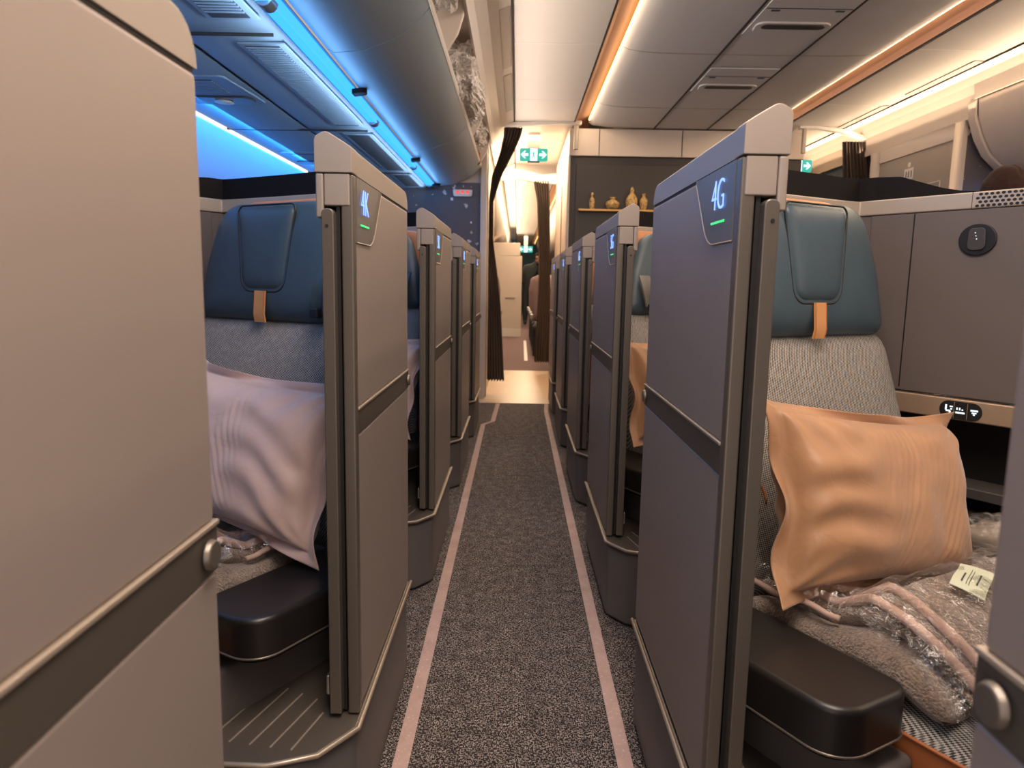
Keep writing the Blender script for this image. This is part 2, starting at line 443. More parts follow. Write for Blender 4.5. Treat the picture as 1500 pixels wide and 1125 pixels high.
    def strip(path, z0, z1, th, off=0):
        N = len(path); A = []
        for i in range(N):
            d = Vector(path[min(i+1, N-1)]) - Vector(path[max(i-1, 0)]); d.normalize()
            nn = Vector((d.y, -d.x))      # towards the sitter
            A.append((Vector(path[i]) + nn*off, Vector(path[i]) + nn*(off-th)))
        zz0 = z0 if isinstance(z0, list) else [z0]*N; zz1 = z1 if isinstance(z1, list) else [z1]*N
        V = []
        for i in range(N):
            f, b = A[i]; V += [(f.x, f.y, zz0[i]), (f.x, f.y, zz1[i]), (b.x, b.y, zz1[i]), (b.x, b.y, zz0[i])]
        F = [(0,1,2,3), tuple(4*(N-1)+k for k in (3,2,1,0))]
        for i in range(N-1):
            for k in range(4): F.append((4*i+k, 4*i+(k+1)%4, 4*i+4+(k+1)%4, 4*i+4+k))
        return G().add(V, F)
    back = Epts[:6]; div = Epts[5:]
    strip(back, .02, 1.187, .03).obj('shell_wall', WALLFAB, R, bevel=.003, **K)
    dv = strip(div, .752, 1.187, .03, .004).obj('divider_wall', WALLFAB, R, bevel=.003, **K)
    strip(back+div[1:], 1.188, 1.226, .04, .006).obj('ledge_rail', LEDGE, R, bevel=.004, **K)
    bp = [(.125, .693)] + back[2:] + [Pd(-.10), Pd(-.05), Pd(0), Pd(.05), Pd(.09)]
    hs = [1.285]*5 + [1.280, 1.262, 1.244, 1.232, 1.2275]
    strip(bp, 1.2265, hs, .012, -.008).obj('privacy_screen', BLACKP, R, **K)
    # control bar, niche, console
    cb = strip(div, .698, .748, .035, .012).obj('control_bar', CHAMP, R, bevel=.004, **K)
    def onP(s, z, off):      # point on the divider face
        p = Pd(s); return (p[0]-.819*off, p[1]-.5736*off, z)
    def plate(name, outl, mat, par, off, th=.002, bev=0):
        g = G(); g.extr(None, [onP(a, b, off) for a, b in outl], [onP(a, b, off+th) for a, b in outl]); return g.obj(name, mat, par, bevel=bev, **K)
    pill = smooth_outline([(.055, .701, .02), (.148, .701, .02), (.148, .743, .02), (.055, .743, .02)], 8)
    sw = plate('seat_switch', pill, BLACK, cb, .0122, .002, .0006)
    g = G()
    def bar(g, a0, a1, b0, b1): g.extr(None, [onP(a, b, .0146) for a, b in ((a0,b0),(a1,b0),(a1,b1),(a0,b1))], [onP(a, b, .0152) for a, b in ((a0,b0),(a1,b0),(a1,b1),(a0,b1))])
    bar(g, .068, .072, .720, .733); bar(g, .070, .080, .717, .721); bar(g, .0775, .0815, .709, .719); bar(g, .078, .085, .728, .731); bar(g, .080,.084,.722,.725)
    bar(g, .092, .112, .715, .719); bar(g, .093, .096, .723, .729); bar(g, .099, .102, .723, .729); bar(g, .105, .108, .723, .726)
    bar(g, .124, .140, .724, .728); bar(g, .127, .137, .719, .722); bar(g, .130, .134, .715, .718)
    g.obj('seat_switch_icons', ICON, sw, **K)
    g = G(); bar(g, .0875, .0885, .703, .741); bar(g, .1165, .1175, .703, .741); g.obj('switch_divider', TRIM, sw, **K)
    strip(div, .44, .698, .02, -.10).obj('niche_back', BLACKP, R, **K)
    strip(div, .515, .54, .14, .0).obj('niche_shelf', DARKBASE, R, bevel=.003, **K)
    strip(div, .02, .47, .03, .02).obj('console_side', BLACKP, R, bevel=.004, **K)
    strip(div, .455, .475, .10, .022).obj('console_top', DARKBASE, R, bevel=.004, **K)
    # round button
    c0 = [(.097+.040*cos(2*PI*k/32), 1.118+.036*sin(2*PI*k/32)) for k in range(32)]
    rb = plate('reading_lamp', c0, BLACK, dv, .0045, .006, .002)
    c1 = smooth_outline([(.077, 1.094, .012), (.117, 1.094, .012), (.114, 1.144, .010), (.080, 1.144, .010)], 6)
    lb = plate('lamp_head', c1, DARKBASE, rb, .0108, .004, .0015)
    g = G()
    for k in range(3):
        c2 = [(.094+.002*k+.0013*cos(2*PI*j/8), 1.133-.007*k+.0013*sin(2*PI*j/8)) for j in range(8)]
        g.extr(None, [onP(a, b, .0150) for a, b in c2], [onP(a, b, .0156) for a, b in c2])
    g.obj('touch_dots', ICON, lb, **K)
    # perforated vent on the ledge
    g = G()
    for r in range(4):
        for c in range(30):
            a = .088 + c*.0115 + (r % 2)*.00575; b = 1.194+.0085*r
            c2 = [(a+.0042*cos(2*PI*j/8), b+.0032*sin(2*PI*j/8)) for j in range(8)]
            g.extr(None, [onP(x, y, .0052) for x, y in c2], [onP(x, y, .0068) for x, y in c2])
    g.obj('vent_perforation', BLACK, R, **K)
    g = G(); g.extr(None, [onP(.076, z, .004) for z in (1.1885, 1.2262)]+[onP(.077, z, .004) for z in (1.2262, 1.1885)], [onP(.076, z, .0066) for z in (1.1885, 1.2262)]+[onP(.077, z, .0066) for z in (1.2262, 1.1885)])
    g.obj('ledge_joint', SEAM, R, **K)
    g = G(); g.extr(None, [onP(-.052, z, .003) for z in (.76, 1.186)]+[onP(-.049, z, .003) for z in (1.186, .76)], [onP(-.052, z, .0046) for z in (.76, 1.186)]+[onP(-.049, z, .0046) for z in (1.186, .76)])
    g.obj('wall_joint', BLACK, R, **K)
    return R
PLAQ = paint('plaque_taupe', rgb(112,107,104), .38, .35, .03)

def text_obj(body, parent, m, x, y, z, h, mat, name, xs=.86):
    cu = bpy.data.curves.new(name+'_c', 'FONT'); cu.body = body; cu.size = h/.72; cu.align_x = 'CENTER'; cu.extrude = .0006
    cu.offset = -.0012
    t = bpy.data.objects.new(name, cu); COL.objects.link(t)
    bpy.context.view_layer.update()
    me = bpy.data.meshes.new_from_object(t.evaluated_get(bpy.context.evaluated_depsgraph_get()))
    bpy.data.objects.remove(t)
    for v in me.vertices:
        a, b, c = v.co; a *= xs
        # panel on the right (m=1) is read looking along +X: text runs towards -Y
        v.co = (x - c*m - .0008*m, y - m*a, z + b)
    me.materials.clear(); me.materials.append(mat)
    o = bpy.data.objects.new(name, me); COL.objects.link(o); o.parent = parent
    return o

suite_names = {1: ['3G','4G','5G','6G','7G','8G'], -1: ['3K','4K','5K','6K','7K']}
where = {
 '3K': 'large blurred taupe suite partition filling the left edge of the picture',
 '3G': 'dark suite partition cut off at the lower right edge, nearest to the camera',
 '4K': 'taupe suite partition marked 4K with a lit blue number, left of the aisle',
 '4G': 'taupe suite partition marked 4G with a lit blue number, right of the aisle',
 '5K': 'taupe suite partition marked 5K, directly behind the one marked 4K',
 '5G': 'taupe suite partition marked 5G, directly behind the one marked 4G',
 '6K': 'third lit number partition on the left of the aisle, behind 5K',
 '6G': 'third lit number partition on the right of the aisle, behind 5G',
 '7K': 'farthest suite partition left of the aisle, beside the speckled wall',
 '7G': 'fourth lit number partition right of the aisle, between 6G and the last one',
 '8G': 'farthest suite partition right of the aisle, just before the galley floor'}
for m in (1, -1):
    proto = make_suite(m)
    shells = [proto] + [copy_tree(proto) for _ in suite_names[m][1:]]
    for i, nm in enumerate(suite_names[m]):
        o = shells[i]
        o.location = (AX[m], Y0[m] + (i-1)*PITCH + (.018 if nm == '3K' else 0), 0)
        tag(o, where[nm], 'partition', 'suite partitions on the right of the aisle' if m == 1 else 'suite partitions on the left of the aisle')
        pq = [c for c in kids(o) if c.name.startswith('number_plaque')][0]
        y = .094 if m == 1 else .079
        if nm == '8G':
            def drop(x):
                for k in kids(x): drop(k)
                bpy.data.objects.remove(x)
            for c in kids(o):
                if c.name.split('.')[0] in ('shell_wall','divider_wall','ledge_rail','privacy_screen','control_bar','niche_back','niche_shelf','console_side','console_top','vent_perforation','ledge_joint','wall_joint'): drop(c)
        text_obj(nm, pq, m, -m*.0026, y, 1.108, .045, BLUETXT, 'lit_number')
        g = G().box(-m*.0032, -m*.0022, y-.033, y+.033, 1.0895, 1.0925); g.obj('green_light_bar', GREENLED, pq)

# ------------------------------------------------------------------ suite seat
def make_seat(m):
    R = empty('suite_chair', (0,0,0)); K = dict(m=m)
    # headrest
    HO = smooth_outline([(-.283, .893, .03), (.283, .893, .03), (.255, 1.05, .25), (.20, 1.192, .085), (-.20, 1.192, .085), (-.255, 1.05, .25)], 9)
    hm = lambda a, b, d: (a, .02 + .10*(b-.9) - d, b)
    H = puff(HO, .048, hm, .03, 10, 5, .5).obj('headrest', TEAL, R, smooth=True, **K)
    IO = smooth_outline([(-.072, .972, .035), (.072, .972, .035), (.100, 1.178, .016), (-.100, 1.178, .016)], 8)
    puff(IO, .018, lambda a, b, d: (a, .02+.10*(b-.9)-.040-d, b), .01, 8, 6, .5).obj('headrest_pad', TEAL, H, smooth=True, **K)
    ring = [hm(a, b, .0465) for a, b in smooth_outline([(-.076, .968, .037), (.076, .968, .037), (.105, 1.182, .018), (-.105, 1.182, .018)], 8)]
    G().tube(ring + [ring[0]], .0022, 6, False).obj('headrest_seam', BLACK, H, smooth=True, **K)
    g = G(); W = .019
    P = [(b, .02+.10*(b-.9)-.0515+(0 if b > .91 else (.912-b)*.3)) for b in (.970, .95, .93, .912, .900, .892)]
    g.grid(2, len(P)-1, lambda u, v: ((u*2-1)*W+.002, P[round(v*(len(P)-1))][1], P[round(v*(len(P)-1))][0]))
    g.obj('headrest_strap', STRAP, H, solid=.004, smooth=True, **K)
    g = G()
    for sx in (-1, 1): g.tube([(sx*(W-.002)+.002, y-.0025, b) for b, y in P], .0011, 5)
    g.obj('strap_piping', COGNAC, H, **K)
    # tan shell behind the headrest
    SO = [(a*1.07-.022, .88+(b-.88)*1.035) for a, b in HO]
    puff(SO, .02, lambda a, b, d: (a, .055+.10*(b-.9)-d*.6, b), .035, 7, 5, .5).obj('headrest_shell', TANSHELL, R, smooth=True, **K)
    # backrest
    by = lambda z: .015 - .13*(.90-z)/.52 - .02*sin(PI*(z-.38)/.52)
    BO = smooth_outline([(-.33, .375, .02), (.33, .375, .02), (.305, .62, .2), (.290, .900, .04), (-.290, .900, .04), (-.305, .62, .2)], 8)
    puff(BO, .035, lambda a, b, d: (a, by(b)+.02-d+.25*a*a*(-.35), b), .09, 10, 7, .5).obj('backrest', WEAVE, R, smooth=True, **K)
    for sx in (-1, 1):
        arc = [(sx*(.293-.105*cos(t)*1), .635-.115*(1-sin(t))-.0, ) for t in [PI/2*k/10 for k in range(11)]]
        pts = []
        for k in range(11):
            t = PI/2*k/10
            a = sx*(.290-.075*(1-cos(PI/2-t)) - 0); b = .58+.06*sin(PI/2*(1-k/10)) 
            a = sx*(.303-.085*sin(t)); b = .57+.075*cos(t)
            pts.append((a, by(b)+.02-.036-.0875*a*a+.004, b))
        G().tube(pts, .0028, 6).obj('pocket_piping', COGNAC, R, smooth=True, **K)
    # cushion
    CO = smooth_outline([(-.365, -.08, .03), (.34, -.08, .03), (.34, -.70, .05), (-.365, -.70, .05)], 6)
    puff(CO, .03, lambda a, b, d: (a, b, .352+d), .0, 8, 8, .5).obj('seat_cushion', WEAVE, R, smooth=True, **K)
    C2 = smooth_outline([(-.368, -.07, .03), (.343, -.07, .03), (.343, -.705, .05), (-.368, -.705, .05)], 6)
    b = G().prism(C2, .262, .354).obj('cushion_border', COGNAC, R, bevel=.008, **K)
    G().tube([(x, y, .353) for x, y in C2]+[(C2[0][0], C2[0][1], .353)], .003, 6, False).obj('border_piping', COGNAC, b, smooth=True, **K)
    box('lower_back_shell', COGNAC, R, -.33, .33, .045, .075, .28, .88, bevel=.01, **K)
    # base
    BP = [(-.42, -.20), (-.30, .04), (.34, .04), (.34, -.60), (-.42, -.60)]
    G().prism(BP, .01, .262).obj('seat_base', DARKBASE, R, bevel=.01, **K)
    BP = [(-.455, -.24), (-.30, .03), (-.37, -.02), (-.37, -.52), (-.455, -.52)]
    BP = [(-.40, -.145), (-.372, -.10), (-.372, -.53), (-.455, -.53), (-.455, -.25)]
    G().prism(BP, .10, .335).obj('side_shroud', SKIRT, R, bevel=.02, seg=4, **K)
    # armrest
    AO = smooth_outline([(-.385, -.07, .01), (-.385, -.525, .035), (-.545, -.525, .055), (-.545, -.315, .03)], 8)
    A = G().prism(AO, .366, .442).obj('aisle_armrest', DARKPL, R, bevel=.032, seg=7, **K)
    A2 = [(sx*1.0, y) for sx, y in smooth_outline([(-.392, -.12, .01), (-.392, -.515, .035), (-.535, -.515, .05), (-.535, -.325, .03)], 8)]
    G().prism(A2, .358, .372).obj('armrest_tray', BLACKP, A, bevel=.004, **K)
    tr = [(x, y, .372) for x, y in AO if y < -.30]
    G().tube(tr, .0022, 6).obj('armrest_trim', FRAME, A, smooth=True, **K)
    # inner console armrest
    box('console_armrest', DARKPL, R, .36, .43, -.52, -.05, .36, .43, bevel=.02, seg=4, **K)
    # shoulder belt sleeve, hanging at the aisle side of the headrest
    g = G()
    g.grid(5, 8, lambda u, v: (-.222-.03*(1-v)+(u-.5)*(.045+.012*sin(v*PI)), -.040-.012*sin(v*3)-.010*cos(u*5)*v, 1.035-.11*v))
    sl = g.obj('belt_sleeve', TEAL if m == -1 else GREYLEA, R, solid=.006, smooth=True, **K)
    box('belt_buckle', BLACK, sl, -.236, -.210, -.068, -.050, .912, .935, bevel=.004, **K)
    return R
seat_lab = {
 (1,0): 'teal leather headrest seat with copper pillow, behind the partition marked 4G',
 (1,1): 'grey fabric seat with tan shell glimpsed between the 4G and 5G partitions',
 (1,2): 'grey fabric seat mostly hidden between the 5G and 6G partitions',
 (1,3): 'grey fabric seat almost wholly hidden between the 6G and 7G partitions',
 (-1,0): 'blue-lit leather headrest seat with pale mauve pillow, behind the partition marked 4K',
 (-1,1): 'blue-lit seat glimpsed between the 4K and 5K partitions',
 (-1,2): 'blue-lit seat mostly hidden between the 5K and 6K partitions'}
SR = {}
for m in (1, -1):
    proto = make_seat(m)
    for i in range(4 if m == 1 else 3):
        o = proto if i == 0 else copy_tree(proto)
        o.location = (AX[m]+m*.363, Y0[m]+.65+PITCH*i, 0); o.rotation_euler = (0, 0, m*rad(30))
        tag(o, seat_lab[(m, i)], 'chair', 'suite chairs')
        SR[(m, i)] = o
bpy.context.view_layer.update()
def seat_pt(m, i, s, b, z):
    a = m*rad(30); o = SR[(m, i)].location; x = m*s
    return (o.x + x*cos(a) - b*sin(a), o.y + x*sin(a) + b*cos(a), z)

# ------------------------------------------------------------------ pillows
def pillow_mesh(name, mat, W=.56, Hh=.44, T=.075, seed=0, m=1):
    N, Mv = 110, 90; g = G()
    def f(sgn):
        def q(u, v):
            a = 2*u-1; b = 2*v-1
            x = a*W/2; z = b*Hh/2
            x *= 1-.10*(1-b*b)**1*abs(a)**2 - 0
            z *= 1-.13*(1-a*a)**1*abs(b)**2
            ia = min(1, abs(a)/.90); ib = min(1, abs(b)/.86)
            t = ((1-ia**3)*(1-ib**3))
            t = t**.42 if t > 0 else 0
            n1 = noise.noise(Vector((x*6+seed, z*6, 3))); n2 = noise.noise(Vector((x*17, z*17+seed, 9)))
            d = T*t*(1+.12*n1)
            # corner wrinkles
            for cx, cz in ((-1,1),(-1,-1),(1,1),(1,-1)):
                dx = a-cx; dz = b-cz; r = math.hypot(dx, dz); an = math.atan2(dz, dx)
                d += .0055*t**.5*math.exp(-r*r*2.2)*sin(an*15+n1*4+r*3)
            # left-hand creases
            if a < 0: d += .007*t**.5*(-a)*sin(13*b+6*a*a+5*n1)
            # pintucks, curved lines in the middle
            w = x*1.0+.35*(z-.05)**2*3-.04*sin(z*8)
            msk = max(0, 1-((a-.18)/.5)**2)*max(0, min(1, (.9-abs(b))*4))*(1 if noise.noise(Vector((x*9, z*3, 50+seed))) > -.08 else .2)
            d += .0022*sin(w*2*PI/.0175)*msk*(sgn > 0)
            # flange waves
            fl = max(0, max(abs(a)-.88, (abs(b)-.86)))/.12
            wv = .012*fl*sin(b*7+a*5+seed)+.010*fl*n1*3
            if t <= 0: d = .0012
            return (x, -sgn*d - wv + .006*n2*t, z)
        return q
    g.grid(N, Mv, f(1)); g.grid(N, Mv, f(-1))
    # stitch the rim
    V = g.V; nn = (N+1)*(Mv+1)
    rim = [i for i in range(N+1)] + [j*(N+1)+N for j in range(1, Mv+1)] + [Mv*(N+1)+i for i in range(N-1, -1, -1)] + [j*(N+1) for j in range(Mv-1, 0, -1)]
    for k in range(len(rim)):
        a, b = rim[k], rim[(k+1) % len(rim)]; g.F.append((a, b, b+nn, a+nn))
    return g.obj(name, mat, None, smooth=True, m=m)
def place(o, loc, rz, tilt, roll):
    o.location = loc
    o.rotation_euler = (Matrix.Rotation(rz, 3, 'Z') @ Matrix.Rotation(tilt, 3, 'X') @ Matrix.Rotation(roll, 3, 'Y')).to_euler()
p = pillow_mesh('pillow', COPPER, .55, .365, .085, 1)
place(p, seat_pt(1, 0, -.125, -.27, .612), rad(30), rad(-17), rad(8)); 
tag(p, 'copper satin pillow with flanged edge leaning on the 4G seat', 'pillow', 'seat pillows')
p2 = pillow_mesh('pillow', MAUVE, .56, .365, .08, 5, m=-1)
place(p2, seat_pt(-1, 0, -.215, -.265, .640), rad(-30), rad(-17), rad(3))
tag(p2, 'pale mauve pillow leaning on the blue-lit 4K seat', 'pillow', 'seat pillows')
p3 = p.copy(); COL.objects.link(p3); place(p3, seat_pt(1, 1, -.20, -.25, .64), rad(30), rad(-17), rad(4))
tag(p3, 'copper pillow glimpsed on the seat between the 4G and 5G partitions', 'pillow', 'seat pillows')
p4 = p2.copy(); COL.objects.link(p4); place(p4, seat_pt(-1, 1, -.22, -.265, .64), rad(-30), rad(-17), rad(3))
tag(p4, 'mauve pillow glimpsed on the seat between the 4K and 5K partitions', 'pillow', 'seat pillows')

# ------------------------------------------------------------------ blankets in plastic wrap
def make_blanket(m):
    R = empty('wrapped_blanket'); K = dict(m=m)
    # local seat coordinates relative to seat root: s (aisle side negative), b (front negative)
    def top(s, b):
        n = noise.noise(Vector((s*5, b*5, m)))
        z = .512 + .012*n - .050*max(0, min(1, (b+.40)/.06))*max(0, min(1, (s+.36)/.08)) - .09*max(0, (-b-.42)/.2)**2*1.3 - .03*max(0, (s-.05)/.3)**2
        return z
    S0, S1, B0, B1 = -.345, .27, -.17, -.585
    # folded layers: lower roll, middle, top sheet
    def slab(z_lo, z_hi, s0, s1, b0, b1, key):
        g = G(); n = 44
        def f(sgn):
            def q(u, v):
                a = 2*u-1; c = 2*v-1
                s = (s0+s1)/2+(s1-s0)/2*a; b = (b0+b1)/2+(b1-b0)/2*c
                s += .012*noise.noise(Vector((b*9, key, 0)))
                e = (1-abs(a)**10)*(1-abs(c)**8); e = max(0, e)**.5
                drop = top(s, b)-.512
                mid = (z_lo+z_hi)/2; h = (z_hi-z_lo)/2
                return (s, b, mid+drop*(1 if z_lo > .40 else .6)+sgn*h*e+.004*noise.noise(Vector((s*24, b*24, key))))
            return q
        g.grid(n, n, f(1)); g.grid(n, n, f(-1)); return g
    bl = slab(.386, .458, S0-.01, S1, B0, B1+.03, 1).obj('lower_fold', FUZZ, R, smooth=True, **K)
    slab(.450, .512, S0+.03, S1-.005, B0, B1, 2).obj('upper_fold', FUZZ, R, smooth=True, **K)
    # satin piping along the fold edges
    def edge(s_off, z_off, b0, b1, r, wob, k):
        pts = []
        for i in range(60):
            t = i/59; b = b0+(b1-b0)*t
            s = s_off+.010*sin(t*6+k)+.03*max(0, t-.55)**2
            pts.append((s, b, top(s, b)+z_off+wob*sin(t*9+k)))
        return pts
    def flat(pts, w, h):
        g = G(); g.tube(pts, [w*.8*(1+.04*sin(i*2.2)) for i in range(len(pts))], 8); 
        g.V = [(x, y, z) for x, y, z in g.V]; return g
    flat(edge(S0+.072, .004, -.33, B1+.012, .006, .002, 0), .010, 1).obj('satin_edge', PIPING, R, smooth=True, **K)
    flat(edge(S0+.034, -.006, -.27, B1+.004, .006, .002, .3), .010, 1).obj('satin_edge', PIPING, R, smooth=True, **K)
    flat(edge(S0+.004, -.040, -.17, -.36, .006, .004, 1.), .007, 1).obj('satin_edge', PIPING, R, smooth=True, **K)
    # the edges turn over each other at the front corner
    lp = []
    for i in range(24):
        t = i/23*PI*1.15
        lp.append((S0+.054+.020*cos(PI+t)+.03*.0, B1+.004-.020*sin(t), top(S0+.05, B1)+.002-.010*i/23))
    flat(lp, .009, 1).obj('satin_edge', PIPING, R, smooth=True, **K)
    pts = [(S0+.08+t*.36, B1+.01+.010*sin(t*5), top(S0+.08+t*.36, B1+.02)-.020-.012*sin(t*4)) for t in [i/30 for i in range(31)]]
    flat(pts, .0075, 1).obj('satin_edge', PIPING, R, smooth=True, **K)
    # label card
    g = G(); n = 8
    ca, sa = cos(.35), sin(.35)
    def cpt(u, v, dz): 
        x = (u-.5)*.105; y = (v-.5)*.05
        s = -.125+x*ca-y*sa; b = -.455+x*sa+y*ca
        return (s, b, top(s, b)+.018+dz+.002*sin(u*6))
    g.grid(10, 5, lambda u, v: cpt(u, v, 0)); cd = g.obj('label_card', CARD, R, solid=.0015, smooth=True, **K)
    g = G()
    for (v, u0, u1) in ((.70, .2, .62), (.58, .15, .85), (.50, .15, .8), (.28, .25, .75)):
        hh = .05 if v in (.70, .28) else .018
        g.grid(12, 1, lambda u, w: cpt(u0+(u1-u0)*u, v+hh*w, .0016))
    g.obj('printed_lines', PRINT, cd, **K)
    # plastic wrap
    def wrap(u, v):
        s = S0-.02+(S1-S0+.05)*u; b = B0-(B0-B1+.05)*(-v)*(-1) if False else B0+.01+(B1-B0-.085)*v
        c = abs(noise.noise(Vector((s*11, b*11, 7))))+.5*abs(noise.noise(Vector((s*27, b*27, 2))))
        edge_d = min(u, 1-u, 1-v)*3.2
        z = top(s, b)+.012+.022*c*(.5+v)
        z -= .05*max(0, 1-edge_d*3)**2
        if b < B1: z -= .05*min(1, (B1-b)/.05)
        z = max(z, .386)
        return (s+.01*noise.noise(Vector((s*14, b*14, 30))), b, z)
    g = G().grid(90, 80, wrap); g.obj('plastic_wrap', PLASTIC, R, smooth=False, **K)
    # knotted corner of the bag
    g = G()
    rn = random.Random(3)
    for k in range(9):
        a = (.02+.03*rn.random(), -.585-.02*rn.random(), .44+.015*rn.random()); an = rn.random()*6.3; l = .03+.05*rn.random()
        g.tube([a, (a[0]+cos(an)*l*.5, a[1]+sin(an)*l*.4-.01, a[2]+.008), (a[0]+cos(an)*l, a[1]+sin(an)*l*.7, a[2]-.004)], .0011, 4)
    g.obj('crease', WHITE, R, **K)
    return R
for m in (1, -1):
    b = make_blanket(m)
    b.location = SR[(m, 0)].location; b.rotation_euler = (0, 0, m*rad(30))
    tag(b, 'folded fluffy taupe blanket in clear plastic on the 4G seat' if m == 1 else 'folded fluffy blanket with pale piping in plastic on the 4K seat', 'blanket', 'wrapped blankets')

# amenity item beside the 4G pillow
k = empty('amenity_pouch', seat_pt(1, 0, .335, -.30, 0), rad(30), 'small beige pouch in clear wrap at the far side of the copper pillow', 'pouch')
o_ = smooth_outline([(-.055, -.09, .02), (.055, -.09, .02), (.055, .09, .02), (-.055, .09, .02)], 5)
puff(o_, .022, lambda a, b, d: (a, b, .462+d), .022, 6, 6, .5).obj('pouch_body', LEDGE, k, smooth=True)
g = G().grid(26, 26, lambda u, v: ((u-.5)*.13, (v-.5)*.22, .492+.02*abs(noise.noise(Vector((u*5, v*7, 1))))-.03*max(0, max(abs(u-.5), abs(v-.5))*2-.8)*3))
g.obj('clear_wrap', PLASTIC, k)

# ------------------------------------------------------------------ floor
struct(G().box(-1.62, 4.3, -.9, 5.95, -.03, 0).obj('floor', CARPET))
struct(G().box(-1.62, 4.3, 5.95, 8.24, -.03, 0.001).obj('floor', WOOD))
struct(G().box(-1.62, 4.3, 8.24, 25, -.03, 0).obj('floor', MAUVE_FLOOR))
def ribbon(path, w, z, name, mat):
    g = G(); N = len(path); V = []
    for i, (x, y) in enumerate(path):
        d = Vector(path[min(i+1, N-1)])-Vector(path[max(i-1, 0)]); d.normalize(); n = Vector((d.y, -d.x))
        V += [(x-n.x*w/2, y-n.y*w/2, z), (x+n.x*w/2, y+n.y*w/2, z)]
    return g.add(V, [(2*i, 2*i+1, 2*i+3, 2*i+2) for i in range(N-1)]).obj(name, mat, None, solid=.003)
y = [(-.2245, -.6), (-.2245, 5.0), (-.16, 5.12), (-.145, 5.90)]
tag(ribbon(y, .033, .0035, 'floor_path_strip', STRIP), 'pinkish glow strip on the carpet along the left partitions', 'floor strip', 'aisle floor strips')
tag(ribbon([(.245, -.6), (.245, 5.6), (.262, 5.93)], .033, .0035, 'floor_path_strip', STRIP), 'pinkish glow strip on the carpet along the right partitions', 'floor strip', 'aisle floor strips')
tag(ribbon([(.13, 9.3), (.15, 12.6)], .045, .0035, 'floor_path_strip', WHITE), 'short white strip on the mauve carpet beyond the galley', 'floor strip', 'aisle floor strips')

# ------------------------------------------------------------------ walls and ceiling
YB, YE = -.9, 25.
def run(name, prof, y0, y1, mat, th=.012, **kw):
    """open profile in XZ swept along Y"""
    V = [(x, y0, z) for x, z in prof]+[(x, y1, z) for x, z in prof]; n = len(prof)
    return mk(name, V, [(i, i+1, n+i+1, n+i) for i in range(n-1)], mat, None, solid=th, **kw)
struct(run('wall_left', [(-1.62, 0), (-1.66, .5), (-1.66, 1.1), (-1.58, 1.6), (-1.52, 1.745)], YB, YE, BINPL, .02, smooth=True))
struct(run('wall_right', [(4.3, 0), (4.34, .5), (4.34, 1.1), (4.26, 1.6), (4.2, 2.4)], YB, YE, CREAM2, .02, smooth=True))
struct(G().box(-1.7, 4.4, YE, YE+.05, 0, 2.5).obj('wall_back', TEALWALL))
ZC = 2.32
struct(run('ceiling', [(-.045, ZC), (.44, ZC)], YB, YE, CREAM))                      # aisle panel
struct(run('ceiling', [(2.18, ZC), (2.66, ZC), (3.0, 2.30)], YB, YE, CREAM))
C_ = [(.565, 2.335), (.60, 2.318), (.68, 2.306), (.80, 2.30), (1.11, 2.298), (1.55, 2.298), (1.80, 2.30), (1.93, 2.306), (2.00, 2.318), (2.035, 2.335)]
struct(run('ceiling', C_, YB, 6.2, GREYCEIL, .008, smooth=True))
struct(run('ceiling', C_, 8.2, YE, CREAM, .008, smooth=True))
struct(run('ceiling', [(-1.7, 2.5), (4.4, 2.5)], YB, YE, CREAM, .02))
tr = 0
def trim(o):
    global tr; tr += 1; o.name = 'trim_%d' % tr; return struct(o)
trim(run('t', [(.445, 2.318), (.47, 2.345), (.60, 2.395)], YB, 8.2, PEACH))
trim(run('t', [(2.155, 2.318), (2.13, 2.345), (2.00, 2.395)], YB, 8.2, PEACH))
trim(run('t', [(.445, 2.318), (.47, 2.345), (.60, 2.395)], 8.2, YE, PEACH))
trim(G().box(.560, .572, YB, 6.15, 2.340, 2.350).obj('t', WARMLED))
trim(G().box(2.028, 2.040, YB, 6.15, 2.340, 2.350).obj('t', WARMLED))
trim(G().box(.560, .572, 8.3, YE, 2.340, 2.350).obj('t', WARMLED))
# seams across
ys = [-.1, 1.1, 2.8, 4.17, 5.4, 6.9, 9, 11, 13, 15]
g = G(); [g.box(-.045, .44, y, y+.012, ZC-.0075, ZC-.004) for y in ys]; trim(g.obj('t', WHITE))
g = G(); [g.box(2.18, 2.66, y, y+.012, ZC-.0075, ZC-.004) for y in ys]; trim(g.obj('t', WHITE))
g = G()
for y in (-.1, 1.5, 2.9, 4.25, 5.5):
    V = [(x, y+dy, z-.0052) for dy in (0, .008) for x, z in C_]; n = len(C_); g.add(V, [(i, i+1, n+i+1, n+i) for i in range(n-1)])
trim(g.obj('t', LEDGE, solid=.001))
for x in (1.11, 1.55): trim(G().box(x-.006, x+.006, YB, 6.2, 2.290, 2.2945).obj('t', SEAM))
trim(G().box(-.056, -.046, YB, YE, 2.308, 2.325).obj('t', SEAM))
trim(G().box(2.66, 2.668, YB, YE, 2.305, 2.316).obj('t', SEAM))
trim(G().box(.437, .445, YB, YE, 2.311, 2.316).obj('t', SEAM))
trim(G().box(2.155, 2.163, YB, YE, 2.311, 2.316).obj('t', SEAM))
